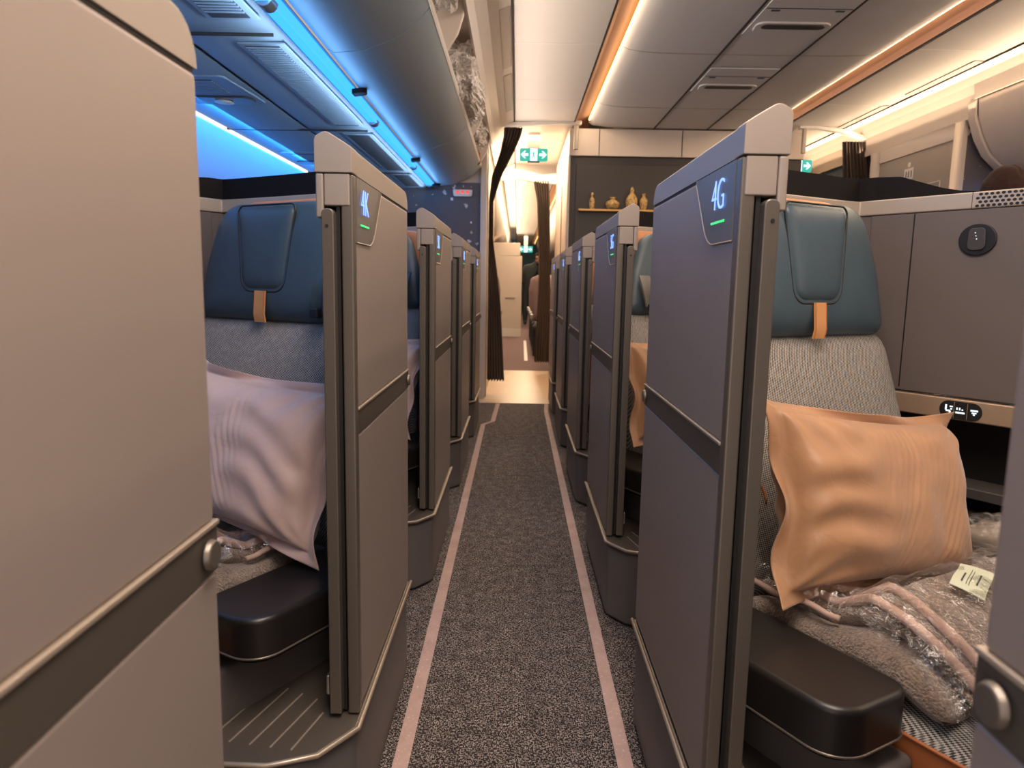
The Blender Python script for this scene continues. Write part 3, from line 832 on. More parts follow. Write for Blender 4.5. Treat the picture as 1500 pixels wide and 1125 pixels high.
# peach joints
# centre passenger service units
for k, y in enumerate((-.35, .95, 2.45, 3.68, 4.78)):
    R = empty('ceiling_service_unit', (1.33, y, 2.293), 0, ['nearest ceiling service unit above the camera side of the centre row', 'second ceiling service unit of the centre row', 'third ceiling service unit with oval lamp, above the 4G side',
        'ceiling service unit with oval lamp nearest the top edge of the picture', 'ceiling service unit with oval lamp just in front of the galley wall'][k], 'ceiling unit', 'ceiling service units over the centre seats')
    box('unit_plate', GREYCEIL, R, -.205, .205, -.30, .22, -.010, -.002, bevel=.003)
    o_ = smooth_outline([(-.19, .02, .05), (.19, .02, .05), (.175, .165, .04), (-.175, .165, .04)], 6)
    G().prism(o_, -.020, -.009).obj('lamp_housing', GREYCEIL, R, bevel=.006)
    o_ = smooth_outline([(-.155, .035, .03), (.155, .035, .03), (.155, .095, .03), (-.155, .095, .03)], 6)
    G().prism(o_, -.024, -.019).obj('oval_lamp', GLASS_D, R, bevel=.002)
    g = G(); g.box(-.2, .2, -.145, -.139, -.0115, -.009); g.obj('panel_joint', SEAM, R)
    g = G(); g.box(-.17, -.13, -.125, -.11, -.013, -.009); g.box(.13, .17, -.125, -.11, -.013, -.009); g.obj('small_latch', GRILLE, R)
# ----- left: valence, bins, light strip
struct(run('ceiling', [(-.055, 2.315), (-.115, 2.29), (-.165, 2.26), (-.215, 2.20), (-.24, 2.15)], YB, 8.2, CREAM2))
for k, y in enumerate((-.2, 1.15, 2.52, 3.62, 4.72)):
    nx, nz = .38, -.92
    V = [(-.064+dx, yy, 2.3045+dz) for yy in (y, y+.95) for dx, dz in ((0, 0), (-.048, -.0205))]
    g = G().add(V, [(0,1,3,2)]); tag(g.obj('valence_vent', LEDGE, None, solid=.006), ['nearest', 'second', 'third', 'fourth', 'farthest'][k]+' long recessed vent panel along the ceiling edge above the left bins', 'vent panel', 'vent panels above the left bins')
R = empty('overhead_bin', (0, 2.6, 1.8), 0, 'open overhead bin with blue-lit underside above the left seats', 'overhead bin')
def rel(prof): return [(x, z-1.8) for x, z in prof]
BK = [(-.685, 1.812), (-.66, 1.800), (-.56, 1.808), (-.46, 1.845), (-.385, 1.895), (-.34, 1.940), (-.325, 1.958)]
def brun(name, prof, y0, y1, mat, th=.01, par=None, **kw):
    o = run(name, rel(prof), y0-2.6, y1-2.6, mat, th, **kw); o.parent = par or R; return o
ends = [YB, 1.1, 2.66, 4.55, 6.15]
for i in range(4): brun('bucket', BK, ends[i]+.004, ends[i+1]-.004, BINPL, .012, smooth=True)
brun('bucket_lip', [(-.327, 1.950), (-.318, 1.968), (-.330, 1.975)], YB, 6.15, CREAM, .008)
brun('bin_back', [(-.66, 1.82), (-.70, 2.0), (-.62, 2.2), (-.45, 2.27), (-.25, 2.26)], YB, 6.15, CREAM2, .01, smooth=True)
for yy in (1.12, 1.95, 3.25, 5.05, 6.1):
    pl = [(-.66, 1.83), (-.40, 1.90), (-.335, 1.965), (-.275, 2.06), (-.25, 2.14), (-.26, 2.22), (-.45, 2.26), (-.66, 2.2)]
    g = G(); g.extr(None, [(x, yy-2.6, z-1.8) for x, z in pl], [(x, yy-2.6+.03, z-1.8) for x, z in pl]); g.obj('end_plate', CREAM2, R, bevel=.006)
for yy in (.8, 1.7, 3.14, 4.81, 6.02):
    o_ = smooth_outline([(-.03, -.028, .008), (.028, -.028, .02), (.028, .03, .02), (-.03, .03, .008)], 5)
    g = G().prism(o_, -.028, -.008); g.V = [(x-.675, y_+yy-2.6, z+.0+.12*x) for x, y_, z in g.V]; g.obj('latch', BLACKP, R, bevel=.003)
# blue mood strip
R = empty('mood_light_strip', (-.735, 2.6, 1.79), 0, 'bright blue light strip running under the left overhead bins', 'light strip')
o = run('light_diffuser', [(-.032, .006), (-.018, -.010), (.014, -.010), (.034, .010)], YB-2.6, 6.05-2.6, BLUELED, .006, smooth=True); o.parent = R
for yy in (.75, 2.18, 3.72, 5.1, 6.02):
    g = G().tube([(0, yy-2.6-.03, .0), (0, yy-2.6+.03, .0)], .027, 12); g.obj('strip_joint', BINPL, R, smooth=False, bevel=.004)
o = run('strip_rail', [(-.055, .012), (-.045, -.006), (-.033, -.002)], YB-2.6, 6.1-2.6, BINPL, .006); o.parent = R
# service panel strip under bins
PS = [(-.775, 1.800), (-.80, 1.785), (-1.05, 1.778), (-1.098, 1.782)]
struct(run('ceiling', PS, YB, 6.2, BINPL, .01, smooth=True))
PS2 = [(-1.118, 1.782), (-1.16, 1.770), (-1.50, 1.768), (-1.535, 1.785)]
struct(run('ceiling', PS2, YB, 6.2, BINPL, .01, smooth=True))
trim(run('t', [(-1.095, 1.80), (-1.12, 1.80)], YB, 6.2, SEAM, .004))
trim(run('t', [(-1.53, 1.79), (-1.45, 1.81), (-.7, 1.81)], YB, 6.2, BINPL, .004))
bl_ = run('t', [(-1.548, 1.752), (-1.556, 1.768)], YB, 6.2, BLUESKY, .004); trim(bl_)
g = G(); [g.box(-1.52, -.79, y, y+.006, 1.762, 1.772) for y in (1.0, 2.4, 3.85, 5.3)]
trim(g.obj('t', SEAM))
vents = [(.90, 2.28), (2.5, 3.76), (3.96, 5.2), (5.38, 6.02)]
for k, (a, b) in enumerate(vents):
    R = empty('air_vent_grille', (-.87, a, 1.777), 0, ['ribbed air vent grille at the top edge of the picture under the left bins', 'long ribbed air vent grille beside the blue strip', 'recessed vent panel above the 4K partition', 'farthest vent panel near the speckled wall'][k], 'vent', 'air vents under the left bins')
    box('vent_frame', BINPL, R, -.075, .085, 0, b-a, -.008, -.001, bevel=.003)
    box('vent_slot', GRILLE, R, -.055, .060, .02, b-a-.02, -.0095, -.006)
    if k < 2:
        g = G()
        nn = int((b-a-.06)/.022)
        for j in range(nn): g.box(-.055, .060, .03+j*.022, .03+j*.022+.008, -.0125, -.0085)
        sl = g.obj('slats', BINPL, R)
for k, yy in enumerate((1.2, 3.0, 4.62)):
    R = empty('reading_light_unit', (-1.30, yy, 1.770), 0, ['reading light unit above the nearest window seat', 'reading light unit with oval lamp and perforated speaker, left of the long vent', 'reading light unit just above the 4K partition top'][k], 'reading light', 'reading light units over the window seats')
    o_ = smooth_outline([(-.17, -.14, .03), (.16, -.14, .03), (.19, .30, .05), (-.17, .30, .05)], 6)
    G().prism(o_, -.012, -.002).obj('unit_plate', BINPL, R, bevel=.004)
    box('speaker_grille', GRILLE, R, -.10, .10, -.10, .08, -.0145, -.011, bevel=.002)
    g = G(); [g.box(-.10, .10, -.09+j*.02, -.082+j*.02, -.0165, -.013) for j in range(9)]; g.obj('grille_bars', BINPL, R)
    o_ = smooth_outline([(-.15, .14, .05), (.16, .14, .05), (.16, .26, .05), (-.15, .26, .05)], 6)
    l = G().prism(o_, -.020, -.011).obj('oval_lamp', GLASS_D, R, bevel=.003)
    G().lathe([(.03, 0), (.04, -.006), (.0, -.009)], (.03, .2, -.020), 16).obj('lamp_lens', WHITE, l, smooth=True)
# window wall joints
g = G(); [g.box(-1.60, -1.565, y, y+.008, 1.2, 1.72) for y in (2.2, 4.4)]

# plastic-wrapped bedding in the open bin
def bag(loc, sx, sy, sz, seed, label, name='wrapped_bedding'):
    R = empty(name, loc, 0, label, 'bag of bedding', 'plastic bags of bedding in the open bin')
    def f(k, amp, sc):
        def q(u, v):
            th = u*2*PI; ph = (v-.5)*PI
            c = (abs(cos(ph))**.5)
            p = Vector((c*cos(th)*abs(cos(th))**-.4 if abs(cos(th)) > 1e-3 else 0, c*sin(th)*abs(sin(th))**-.4 if abs(sin(th)) > 1e-3 else 0, sin(ph)))
            n = noise.noise(p*2.5+Vector((seed, k, 0)))+.6*abs(noise.noise(p*6+Vector((seed, k, 5))))
            s = 1+amp*n
            return (p.x*sx*s*sc, p.y*sy*s*sc, p.z*sz*s*sc)
        return q
    G().grid(40, 24, f(1, .08, .86)).obj('folded_bedding', LEDGE, R, smooth=True)
    G().grid(56, 34, f(2, .30, 1.0)).obj('plastic_bag', PLASTW, R)
bag((-.36, 2.52, 2.11), .13, .42, .12, 1, 'clear plastic bag of bedding in the open bin at the top edge of the picture')
bag((-.355, 4.28, 2.09), .12, .55, .12, 2, 'clear plastic bag of bedding in the middle of the open bin, above the speckled wall')
bag((-.37, 5.45, 2.07), .11, .25, .09, 3, 'small clear plastic bag at the far end of the open bin')
R = empty('red_bag', (-.36, 5.92, 1.99), 0, 'small red and brown bag at the far end of the open left bin', 'bag')
REDB = paint('rust_red_cloth', rgb(150,70,45), .7, 0, .3, 30)
puff(smooth_outline([(-.05, -.06, .03), (.05, -.06, .03), (.04, .07, .03), (-.045, .05, .03)], 5), .03, lambda a, b, d: (a+.0, d, b), .03, 6, 3).obj('bag_body', REDB, R, smooth=True)
G().tube([(-.02, 0, .055), (-.01, -.02, .09), (.015, -.01, .085), (.02, 0, .06)], .005, 6).obj('bag_handle', BLACKP, R, smooth=True)

# ----- speckled wall left at the end, and door frame post
struct(G().box(-1.60, -.325, 6.2, 8.2, 0, 1.83).obj('wall_front_left', SPECK))
struct(G().box(-1.60, -.29, 6.24, 8.2, 1.83, 2.30).obj('wall_front_left', CREAM2))
trim(G().box(-.325, -.270, 6.17, 6.24, 0, 2.25).obj('t', CREAM2, bevel=.008))
trim(G().box(-.325, -.262, 6.27, 6.36, 0, 2.25).obj('t', LEDGE, bevel=.006))
trim(G().box(-.33, -.275, 6.36, 8.2, 0, 2.25).obj('t', CREAM2, bevel=.006))
R = empty('indicator_sign', (-.475, 6.19, 1.742), 0, 'small pale sign with three red lamps on the speckled wall under the bin', 'sign')
o_ = smooth_outline([(-.075, -.026, .012), (.075, -.026, .012), (.082, .028, .004), (-.082, .028, .004)], 4)
g = G(); g.extr(None, [(a, -.012, b) for a, b in o_], [(a, .008, b) for a, b in o_]); hs = g.obj('sign_body', WHITE, R)
for k in (-1, 0, 1): box('red_lamp', REDLED, R, k*.042-.012, k*.042+.012, -.015, -.0115, -.004, .020, bevel=.001)

# ----- monument (galley wall) ahead on the right
X0, X1 = .42, 2.36
R = empty('galley_monument', (1.39, 6.2, 0), 0, 'dark galley wall with cream header and recessed display panel at the end of the cabin', 'galley wall')
box('monument_body', GALLEY, R, X0-1.39, X1-1.39, .02, 2.0, 0, 2.06, bevel=.004)
box('cream_header', CREAM2, R, X0-1.40, X1-1.38, .0, 2.0, 2.065, 2.285, bevel=.006)
g = G(); [g.box(x-1.39-.003, x-1.39+.003, -.0025, .002, 2.067, 2.283) for x in (.66, 1.35, 1.9)]; g.obj('header_joint', SEAM, R)
box('display_panel', GALLEYIN, R, X0+.055-1.39, X1-.09-1.39, .008, .022, .3, 2.0, bevel=.003)
G().box(X0-.008-1.39, X0+.001-1.39, .015, 2.0, 0, 2.062).obj('side_face', CREAM2, R)
box('side_edge_strip', LEDGE, R, X0-.014-1.39, X0-1.39+.004, -.004, .10, 0, 2.06, bevel=.003)
box('side_slot', BLACK, R, X0-.012-1.39, X0-.009-1.39, .85, .91, .3, 1.93)
box('display_shelf', GOLD, R, .50-1.39, 1.42-1.39, -.055, .012, 1.612, 1.628, bevel=.002)
def vase(name, prof, x, label):
    o = G().lathe(prof, (0, 0, 0), 28).obj(name, VASE, None, smooth=True); o.location = (x, 6.175, 1.6285); tag(o, label, 'vase', 'gold vases on the display shelf'); return o
def sp(pts, n=5):
    out = []
    for i in range(len(pts)-1):
        p0 = pts[max(i-1, 0)]; p1 = pts[i]; p2 = pts[i+1]; p3 = pts[min(i+2, len(pts)-1)]
        for k in range(n):
            t = k/n; out.append(tuple(.5*((2*p1[j])+(-p0[j]+p2[j])*t+(2*p0[j]-5*p1[j]+4*p2[j]-p3[j])*t*t+(-p0[j]+3*p1[j]-3*p2[j]+p3[j])*t**3) for j in (0, 1)))
    out.append(pts[-1]); return out
vase('display_vase', sp([(.016, 0), (.022, .03), (.023, .065), (.019, .085), (.008, .095), (.009, .115), (.013, .118), (.009, .135)]), .612, 'slender gold bottle vase with stopper, leftmost on the galley shelf')
vase('display_vase', sp([(.026, 0), (.045, .012), (.058, .040), (.050, .062), (.022, .078), (.018, .088), (.024, .092), (.020, .100)]), .785, 'wide squat gold jar, second from the left on the galley shelf')
vase('display_vase', sp([(.030, 0), (.042, .015), (.049, .055), (.044, .095), (.024, .125), (.014, .140), (.017, .150), (.016, .165), (.006, .185)]), .945, 'tallest gold vase on the galley shelf, with pointed lid')
vase('display_vase', sp([(.020, 0), (.028, .02), (.033, .060), (.030, .085), (.014, .105), (.012, .118), (.017, .124), (.012, .132)]), 1.045, 'small gold bottle vase, rightmost on the galley shelf')

# ----- exit sign
def exit_sign(loc, sc, label):
    R = empty('exit_sign', loc, 0, label, 'exit sign', 'green exit signs')
    o_ = smooth_outline([(-.118, -.052, .014), (.118, -.052, .014), (.118, .052, .014), (-.118, .052, .014)], 5)
    g = G(); g.extr(None, [(a*sc, -.012, b*sc) for a, b in o_], [(a*sc, .012, b*sc) for a, b in o_]); g.obj('sign_box', EXITG, R)
    g = G(); g.box(-.030*sc, .030*sc, -.0145, -.0125, -.050*sc, .050*sc); g.obj('white_doorway', EXITW, R)
    for s in (-1, 1):
        g = G()
        pts = [(.108, 0), (.078, .030), (.066, .030), (.082, .010), (.046, .010), (.046, -.010), (.082, -.010), (.066, -.030), (.078, -.030)]
        g.extr(None, [(s*a*sc, -.0145, b*sc) for a, b in pts], [(s*a*sc, -.0125, b*sc) for a, b in pts])
        g.obj('arrow', EXITW, R)
    g = G(); q = lambda a, b: (a*sc, -.0155, b*sc)
    g.tube([q(-.002, .030), q(-.002, .0305)], .007*sc, 8)
    g.tube([q(0, .02), q(-.003, -.005)], .006*sc, 6); g.tube([q(0, .017), q(.014, .006), q(.018, .014)], .003*sc, 5); g.tube([q(0, .017), q(-.014, .012), q(-.016, .0)], .003*sc, 5)
    g.tube([q(-.003, -.005), q(.010, -.018), q(.008, -.034)], .004*sc, 5); g.tube([q(-.003, -.005), q(-.010, -.022), q(-.020, -.028)], .004*sc, 5)
    g.obj('running_figure', EXITG, R)
    box('sign_stem', CREAM, R, -.055, .055, -.01, .01, .054*sc, 2.31-loc[2], bevel=.003)
    box('sign_base', GRILLE, R, -.05*sc, .05*sc, -.01, .01, -.062*sc, -.052*sc)
exit_sign((.122, 6.55, 2.125), 1.05, 'lit green exit sign with two arrows and a running figure above the near galley curtain')
exit_sign((.21, 20, 1.93), 1.6, 'far small green exit sign at the end of the rear cabin')
exit_sign((2.455, 6.55, 2.07), 1.0, 'green exit sign glimpsed on the right beside the galley wall')

# ----- curtains
def curtain(loc, rows, folds, label, amp=.018, pull=0):
    """rows: (z, x0, x1)"""
    def at(v):
        z = rows[0][0]+(rows[-1][0]-rows[0][0])*v
        for a, b in zip(rows, rows[1:]):
            if b[0] <= z <= a[0]+1e-9:
                t = (a[0]-z)/(a[0]-b[0]); return z, a[1]+(b[1]-a[1])*t, a[2]+(b[2]-a[2])*t
        return rows[-1]
    def f(u, v):
        z, a, b = at(v); w = b-a
        x = a+w*u+.2*w/folds*sin(2*u*folds*2*PI+1)
        return (x, pull*min(1, v*3.6)**1.5+amp*min(1, w/.1)*sin(u*folds*2*PI)+.006*sin(u*37+v*5), z+.01*sin(u*folds*2*PI)*(v > .98))
    R = empty('curtain', loc, 0, label, 'curtain', 'galley curtains')
    G().grid(folds*10, 60, f).obj('curtain_cloth', CURT, R, smooth=True, solid=.003)
    return R
def rail(name, loc, pts, w, h, label, ext=None):
    R = empty(name, loc, 0, label, 'curtain rail', 'curtain rails')
    g = G(); V = []; n = len(pts)
    for x, z, hh in pts: V += [(x, -w/2, z-hh/2), (x, w/2, z-hh/2), (x, w/2, z+hh/2), (x, -w/2, z+hh/2)]
    F = [(0,1,2,3), tuple(4*(n-1)+k for k in (3,2,1,0))]
    for i in range(n-1):
        for k in range(4): F.append((4*i+k, 4*i+(k+1)%4, 4*i+4+(k+1)%4, 4*i+4+k))
    g.add(V, F).obj('rail_body', WHITE, R, bevel=.006)
    return R
C = curtain((0, 6.13, 0), [(2.268, -.135, .015), (2.20, -.14, .0), (2.08, -.165, -.055), (1.90, -.235, -.155), (1.70, -.262, -.225), (1.36, -.262, -.222), (1.1, -.262, -.185), (.8, -.262, -.15), (.13, -.262, -.108)], 6, 'dark brown gathered curtain swept to the left of the aisle before the galley', .012, .30)
Rr = rail('curtain_rail', (0, 6.12, 2.29), [(-.165, -.010, .034), (-.1, -.005, .034), (.05, .004, .034), (.2, .014, .028), (.33, .022, .026), (.50, .020, .034)], .05, .03, 'white curtain rail across the aisle above the swept brown curtain')
box('rail_end_bracket', LEDGE, Rr, .440, .478, -.03, .0, -.195, .0, bevel=.008)
C = curtain((0, 8.12, 0), [(2.12, .155, .32), (1.9, .20, .335), (1.60, .215, .345), (1.1, .235, .36), (.6, .225, .37), (.12, .205, .375)], 6, 'dark brown curtain hanging straight at the far end of the galley')
rail('curtain_rail', (0, 8.14, 2.14), [(-.20, .035, .10), (-.05, .05, .11), (.1, .03, .10), (.25, .0, .09), (.42, .005, .12)], .06, .03, 'broad cream curtain rail at the far end of the galley')
C = curtain((2.62, 6.12, 0), [(2.20, .03, .235), (1.9, .06, .29), (1.5, .09, .31), (.2, .09, .31)], 8, 'brown gathered curtain on the far right behind the black privacy screen')
Rr = rail('curtain_rail', (2.62, 6.12, 2.25), [(-.34, .055, .03), (-.2, .055, .028), (0, .03, .03), (.15, -.01, .034), (.27, -.03, .034)], .05, .03, 'white curtain rail on the far right above its brown curtain')
box('rail_end_bracket', LEDGE, Rr, -.315, -.28, -.03, .0, -.155, .045, bevel=.008)

# ----- right side: valence, bins, lavatory
struct(run('ceiling', [(2.76, 2.315), (2.80, 2.27), (2.812, 2.182)], YB, 4.66, CREAM2, .01))
struct(run('ceiling', [(2.76, 2.315), (2.80, 2.27), (2.83, 2.22), (2.84, 2.08)], 4.66, 8.4, CREAM2, .01))
struct(run('ceiling', [(2.76, 2.50), (2.77, 2.36), (2.76, 2.315)], YB, 8.4, CREAM2, .01))
trim(G().box(2.745, 2.755, YB, 8.2, 2.322, 2.330).obj('t', glow('soft_warm_led', rgb(255,214,140), 1.3)))
for k, y in enumerate((2.6, 4.35, 5.4, 6.9)):
    tag(box('ceiling_vent', LEDGE, None, 2.60, 2.65, y, y+(1.1 if k < 1 else .75), 2.3085, 2.3135), ['long beige ceiling vent nearest the top right corner', 'beige ceiling vent above the right lavatory', 'beige ceiling vent before the far curtain', 'farthest beige ceiling vent, beyond the far curtain'][k], 'vent panel', 'ceiling vents over the right aisle')
# lavatory
struct(G().box(2.86, 4.3, 4.78, 6.0, 0, 2.08).obj('wall_front_right', SPECK))
R = empty('lavatory_door', (2.85, 5.3, 0), 0, 'beige lavatory door with a pictogram sign behind the right seats', 'door')
box('door_leaf', LEDGE, R, -.012, .002, -.42, .55, .05, 1.98, bevel=.004)
g = G(); g.box(-.02, .012, -.52, -.42, 0, 2.08); g.box(-.02, .012, .55, .70, 0, 2.08); g.box(-.02, .012, -.42, .55, 1.98, 2.08)
g.obj('door_frame', CREAM2, R, bevel=.004)
sg = box('pictogram_plate', WHITE, R, -.016, -.012, .05, .17, 1.80, 1.88, bevel=.002)
g = G(); [g.box(-.0175, -.0155, .065+.035*k, .075+.035*k, 1.815, 1.86) for k in range(3)]; g.obj('pictogram_marks', GRILLE, sg)
G().tube([(-.016, .11, 1.905), (-.012, .11, 1.905)], .018, 12).obj('round_mark', WHITE, R)
g = G(); 
for a, b, c, d in ((-.30, .10, 1.735, 1.74), (-.30, -.295, 1.3, 1.74), (.095, .10, 1.3, 1.74)): g.box(-.0145, -.0115, a, b, c, d)
g.obj('door_panel_groove', WHITE, R)
# closed bin on the right, end face towards us
R = empty('overhead_bin', (2.9, 4.74, 1.9), 0, 'closed cream overhead bin with curved end at the top right', 'overhead bin')
pr = [(2.815, 2.17), (2.825, 2.07), (2.87, 1.95), (2.93, 1.85), (3.02, 1.77), (3.10, 1.745), (3.6, 1.75), (3.9, 2.1), (3.9, 2.3), (2.9, 2.3)]
def slabY(y0, y1, prof, name, mat, par, **kw):
    g = G(); g.extr(None, [(x-2.9, y0-4.74, z-1.9) for x, z in prof], [(x-2.9, y1-4.74, z-1.9) for x, z in prof]); return g.obj(name, mat, par, **kw)
slabY(4.66, 4.74, pr, 'bin_end', CREAM2, R, bevel=.008)
for i, (a, b) in enumerate(((3.3, 4.655), (1.9, 3.295), (-.8, 1.895))):
    slabY(a, b, [(x+.012, z+.006) if x < 3.2 else (x, z) for x, z in pr], 'bin_door', CREAM2, R, bevel=.008)
slabY(3.9, 4.02, [(3.00, 1.785), (3.06, 1.755), (3.05, 1.745), (2.985, 1.775)], 'bin_handle', GRILLE, R)
o = run('under_bin_light', [(3.13-2.9, 1.742-1.9), (3.22-2.9, 1.738-1.9)], -.8-4.74, 4.6-4.74, BLUELED, .006); o.parent = R
struct(run('ceiling', [(3.22, 1.745), (3.35, 1.72), (4.2, 1.74)], -.8, 4.66, CREAM2, .01))
g = G()
for y in (1.4, 2.9, 4.35, 4.62):
    g.box(2.755, 2.85, y, y+.006, 2.10, 2.12)
# far bins right of the galley
for m_, x0 in ((1, 2.9),):
    o = run('overhead_bin', [(2.88, 2.1), (2.95, 1.92), (3.2, 1.80), (3.8, 1.80), (3.8, 2.1)], 6.1, 12, BINPL, .01); tag(o, 'grey-blue overhead bin beyond the far right curtain', 'overhead bin')

# ----- passenger head behind the divider
def skin_body(name, nodes, edges, mat, parent):
    me = bpy.data.meshes.new(name); me.from_pydata([n[:3] for n in nodes], edges, []); me.materials.append(mat)
    o = bpy.data.objects.new(name, me); COL.objects.link(o); o.parent = parent
    md = o.modifiers.new('skin', 'SKIN'); md.use_smooth_shade = True
    for i, n in enumerate(nodes):
        r = n[3]; me.skin_vertices[0].data[i].radius = (r, r) if not isinstance(r, tuple) else r
    me.skin_vertices[0].data[0].use_root = True
    s = o.modifiers.new('sub', 'SUBSURF'); s.levels = 2; s.render_levels = 2
    return o
def head(par, c, mat_h, hair_mat, face=1, sc=1, name='head', long=True):
    x, y, z = c
    def f(u, v):
        th = u*2*PI; ph = (v-.5)*PI
        r = Vector((cos(ph)*cos(th), cos(ph)*sin(th), sin(ph)))
        p = Vector((r.x*.076, r.y*.096, r.z*.118))
        if r.z < 0: p.x *= 1+.22*r.z; p.y *= 1+.10*r.z
        fy = r.y*face
        if fy > .8 and abs(r.x) < .25 and -.35 < r.z < .1: p.y += face*.016*(1-abs(r.x)/.25)*(1-abs(r.z+.14)/.22)
        if fy > .7 and abs(abs(r.x)-.33) < .16 and abs(r.z-.08) < .12: p.y -= face*.006
        return (x+p.x*sc, y+p.y*sc, z+p.z*sc)
    h = G().grid(36, 24, f).obj(name, SKIN, par, smooth=True)
    g = G()
    for s in (-1, 1): g.tube([(x+s*.074*sc, y, z-.03*sc), (x+s*.084*sc, y-face*.008, z), (x+s*.076*sc, y-face*.004, z+.028*sc)], [.006, .011, .007], 8)
    g.obj('ears', SKIN, h, smooth=True)
    g = G()
    for s in (-1, 1): g.lathe([(.001, -.006), (.008, 0), (.001, .006)], (x+s*.028*sc, y+face*.082*sc, z+.01*sc), 10)
    g.obj('eyes', BLACK, h, smooth=True)
    g = G().tube([(x-.022*sc, y+face*.088*sc, z-.055*sc), (x, y+face*.092*sc, z-.057*sc), (x+.022*sc, y+face*.088*sc, z-.055*sc)], .004, 6); g.obj('mouth', COGNAC, h, smooth=True)
    def hf(u, v):
        th = u*2*PI; ph = -.55*PI/2*(1 if long else .2)*(1-v)+PI/2*v
        r = Vector((cos(ph)*cos(th), cos(ph)*sin(th), sin(ph)))
        k = 1.13+.004*sin(th*44)+.03*noise.noise(r*3)
        fy = r.y*face
        dz = 0
        if fy > .35 and r.z < .45: k = 1.0*min(1.13, .96)
        part = -.006*math.exp(-(r.x/.06)**2)*(r.z > .6)
        return (x+r.x*.076*k*sc*(1.06 if r.z < .5 else 1.02), y+r.y*.098*k*sc, z+(r.z*.122*k+part)*sc)
    G().grid(88, 30, hf).obj('hair', hair_mat, h, smooth=True)
R = empty('person', (1.93, 2.95, -.02), 0, 'person with brown hair whose crown shows above the divider at right', 'person')
N_ = [(0,0,.72,.14),(0,0,.95,.13),(0,0,1.12,.15),(0,0,1.25,.06),(0,0,1.32,.05),
      (.17,0,1.16,.06),(.23,-.02,.92,.045),(.20,-.18,.80,.036),(-.17,0,1.16,.06),(-.23,-.02,.92,.045),(-.20,-.18,.80,.036),
      (.10,-.05,.66,.10),(.12,-.42,.64,.08),(.12,-.45,.25,.055),(.12,-.45,.06,.045),(-.10,-.05,.66,.10),(-.12,-.42,.64,.08),(-.12,-.45,.25,.055),(-.12,-.45,.06,.045)]
E_ = [(0,1),(1,2),(2,3),(3,4),(2,5),(5,6),(6,7),(2,8),(8,9),(9,10),(0,11),(11,12),(12,13),(13,14),(0,15),(15,16),(16,17),(17,18)]
skin_body('clothed_body', N_, E_, NAVY, R)
head(R, (0, -.01, 1.385), SKIN, HAIR, 1, .98)
# standing person far away in the rear cabin
R = empty('person', (.30, 17.5, 0), 0, 'person in dark clothes standing and leaning over in the rear aisle', 'person')
N_ = [(0,0,.92,.15),(-.03,0,1.12,.15),(.04,0,1.34,.17),(.12,0,1.46,.07),(.15,0,1.52,.055),
      (-.10,0,1.38,.07),(-.22,-.05,1.18,.055),(-.18,-.15,1.0,.042),(.20,0,1.34,.07),(.28,-.1,1.14,.052),(.30,-.2,.98,.04),
      (-.09,0,.86,.11),(-.10,0,.48,.08),(-.10,.02,.08,.055),(.10,0,.86,.11),(.10,0,.48,.08),(.10,.02,.08,.055),(-.10,-.12,.05,.045),(.10,-.12,.05,.045)]
E_ = [(0,1),(1,2),(2,3),(3,4),(2,5),(5,6),(6,7),(2,8),(8,9),(9,10),(0,11),(11,12),(12,13),(0,14),(14,15),(15,16),(13,17),(16,18)]
skin_body('clothed_body', N_, E_, NAVY, R)
head(R, (.18, -.02, 1.60), SKIN, BLACKP, -1, 1, long=False)

# ----- rear cabin
def make_eco():
    R = empty('cabin_chair')
    o_ = smooth_outline([(-.225, .50, .04), (.225, .50, .04), (.235, .95, .2), (.20, 1.20, .09), (-.20, 1.20, .09), (-.235, .95, .2)], 6)
    puff(o_, .045, lambda a, b, d: (a, .10*(b-.5)-d, b), .045, 6, 5).obj('backrest', ECOFAB, R, smooth=True)
    o_ = smooth_outline([(-.14, 1.0, .04), (.14, 1.0, .04), (.15, 1.18, .04), (-.15, 1.18, .04)], 5)
    puff(o_, .03, lambda a, b, d: (a, .10*(b-.5)-.045-d, b), .01, 5, 5).obj('headrest', ECOHD, R, smooth=True)
    o_ = smooth_outline([(-.225, -.48, .06), (.225, -.48, .06), (.225, 0, .03), (-.225, 0, .03)], 5)
    puff(o_, .06, lambda a, b, d: (a, b, .42+d), .05, 6, 6).obj('seat', ECODK, R, smooth=True)
    for s in (-1, 1):
        a = box('armrest', ECODK, R, s*.245-.022, s*.245+.022, -.36, .02, .56, .61, bevel=.012)
        box('armrest_cap', ECOMET, a, s*.245-.024, s*.245+.024, -.38, -.32, .55, .618, bevel=.01)
    for s in (-1, 1):
        G().tube([(s*.2, -.4, .38), (s*.2, -.37, .03), (s*.2, -.34, .018), (s*.2, .08, .018), (s*.2, .10, .03), (s*.2, -.03, .38)], .018, 6).obj('leg', ECODK, R)
    return R
proto = make_eco(); first = True
lab = {}
order = ['first', 'second', 'third', 'fourth', 'fifth']
for i in range(5):
    for j, x in enumerate((.45, 1.0)):
        o = proto if first else copy_tree(proto); first = False
        o.location = (x, 10.3+.8*i, 0); o.scale = (1, 1, .94)
        tag(o, '%s mauve seat%s right of the rear cabin aisle' % (order[i], '' if j == 0 else ' away from the aisle'), 'chair', 'rear cabin chairs')
for i in range(3):
    o = copy_tree(proto); o.location = (-.50, 9.75+.8*i, 0); o.scale = (1, 1, .94)
    tag(o, '%s mauve seat in the rear cabin left of the aisle, beyond the swept curtain' % order[i], 'chair', 'rear cabin chairs')
R = empty('cabin_divider', (-.40, 13.5, 0), 0, 'cream divider cabinet standing left of the aisle in the rear cabin', 'cabinet')
box('cabinet_body', CREAM2, R, -.5, .48, 0, .5, .16, 1.50, bevel=.01)
box('plinth', CREAM, R, -.5, .485, -.005, .5, 0, .16, bevel=.005)
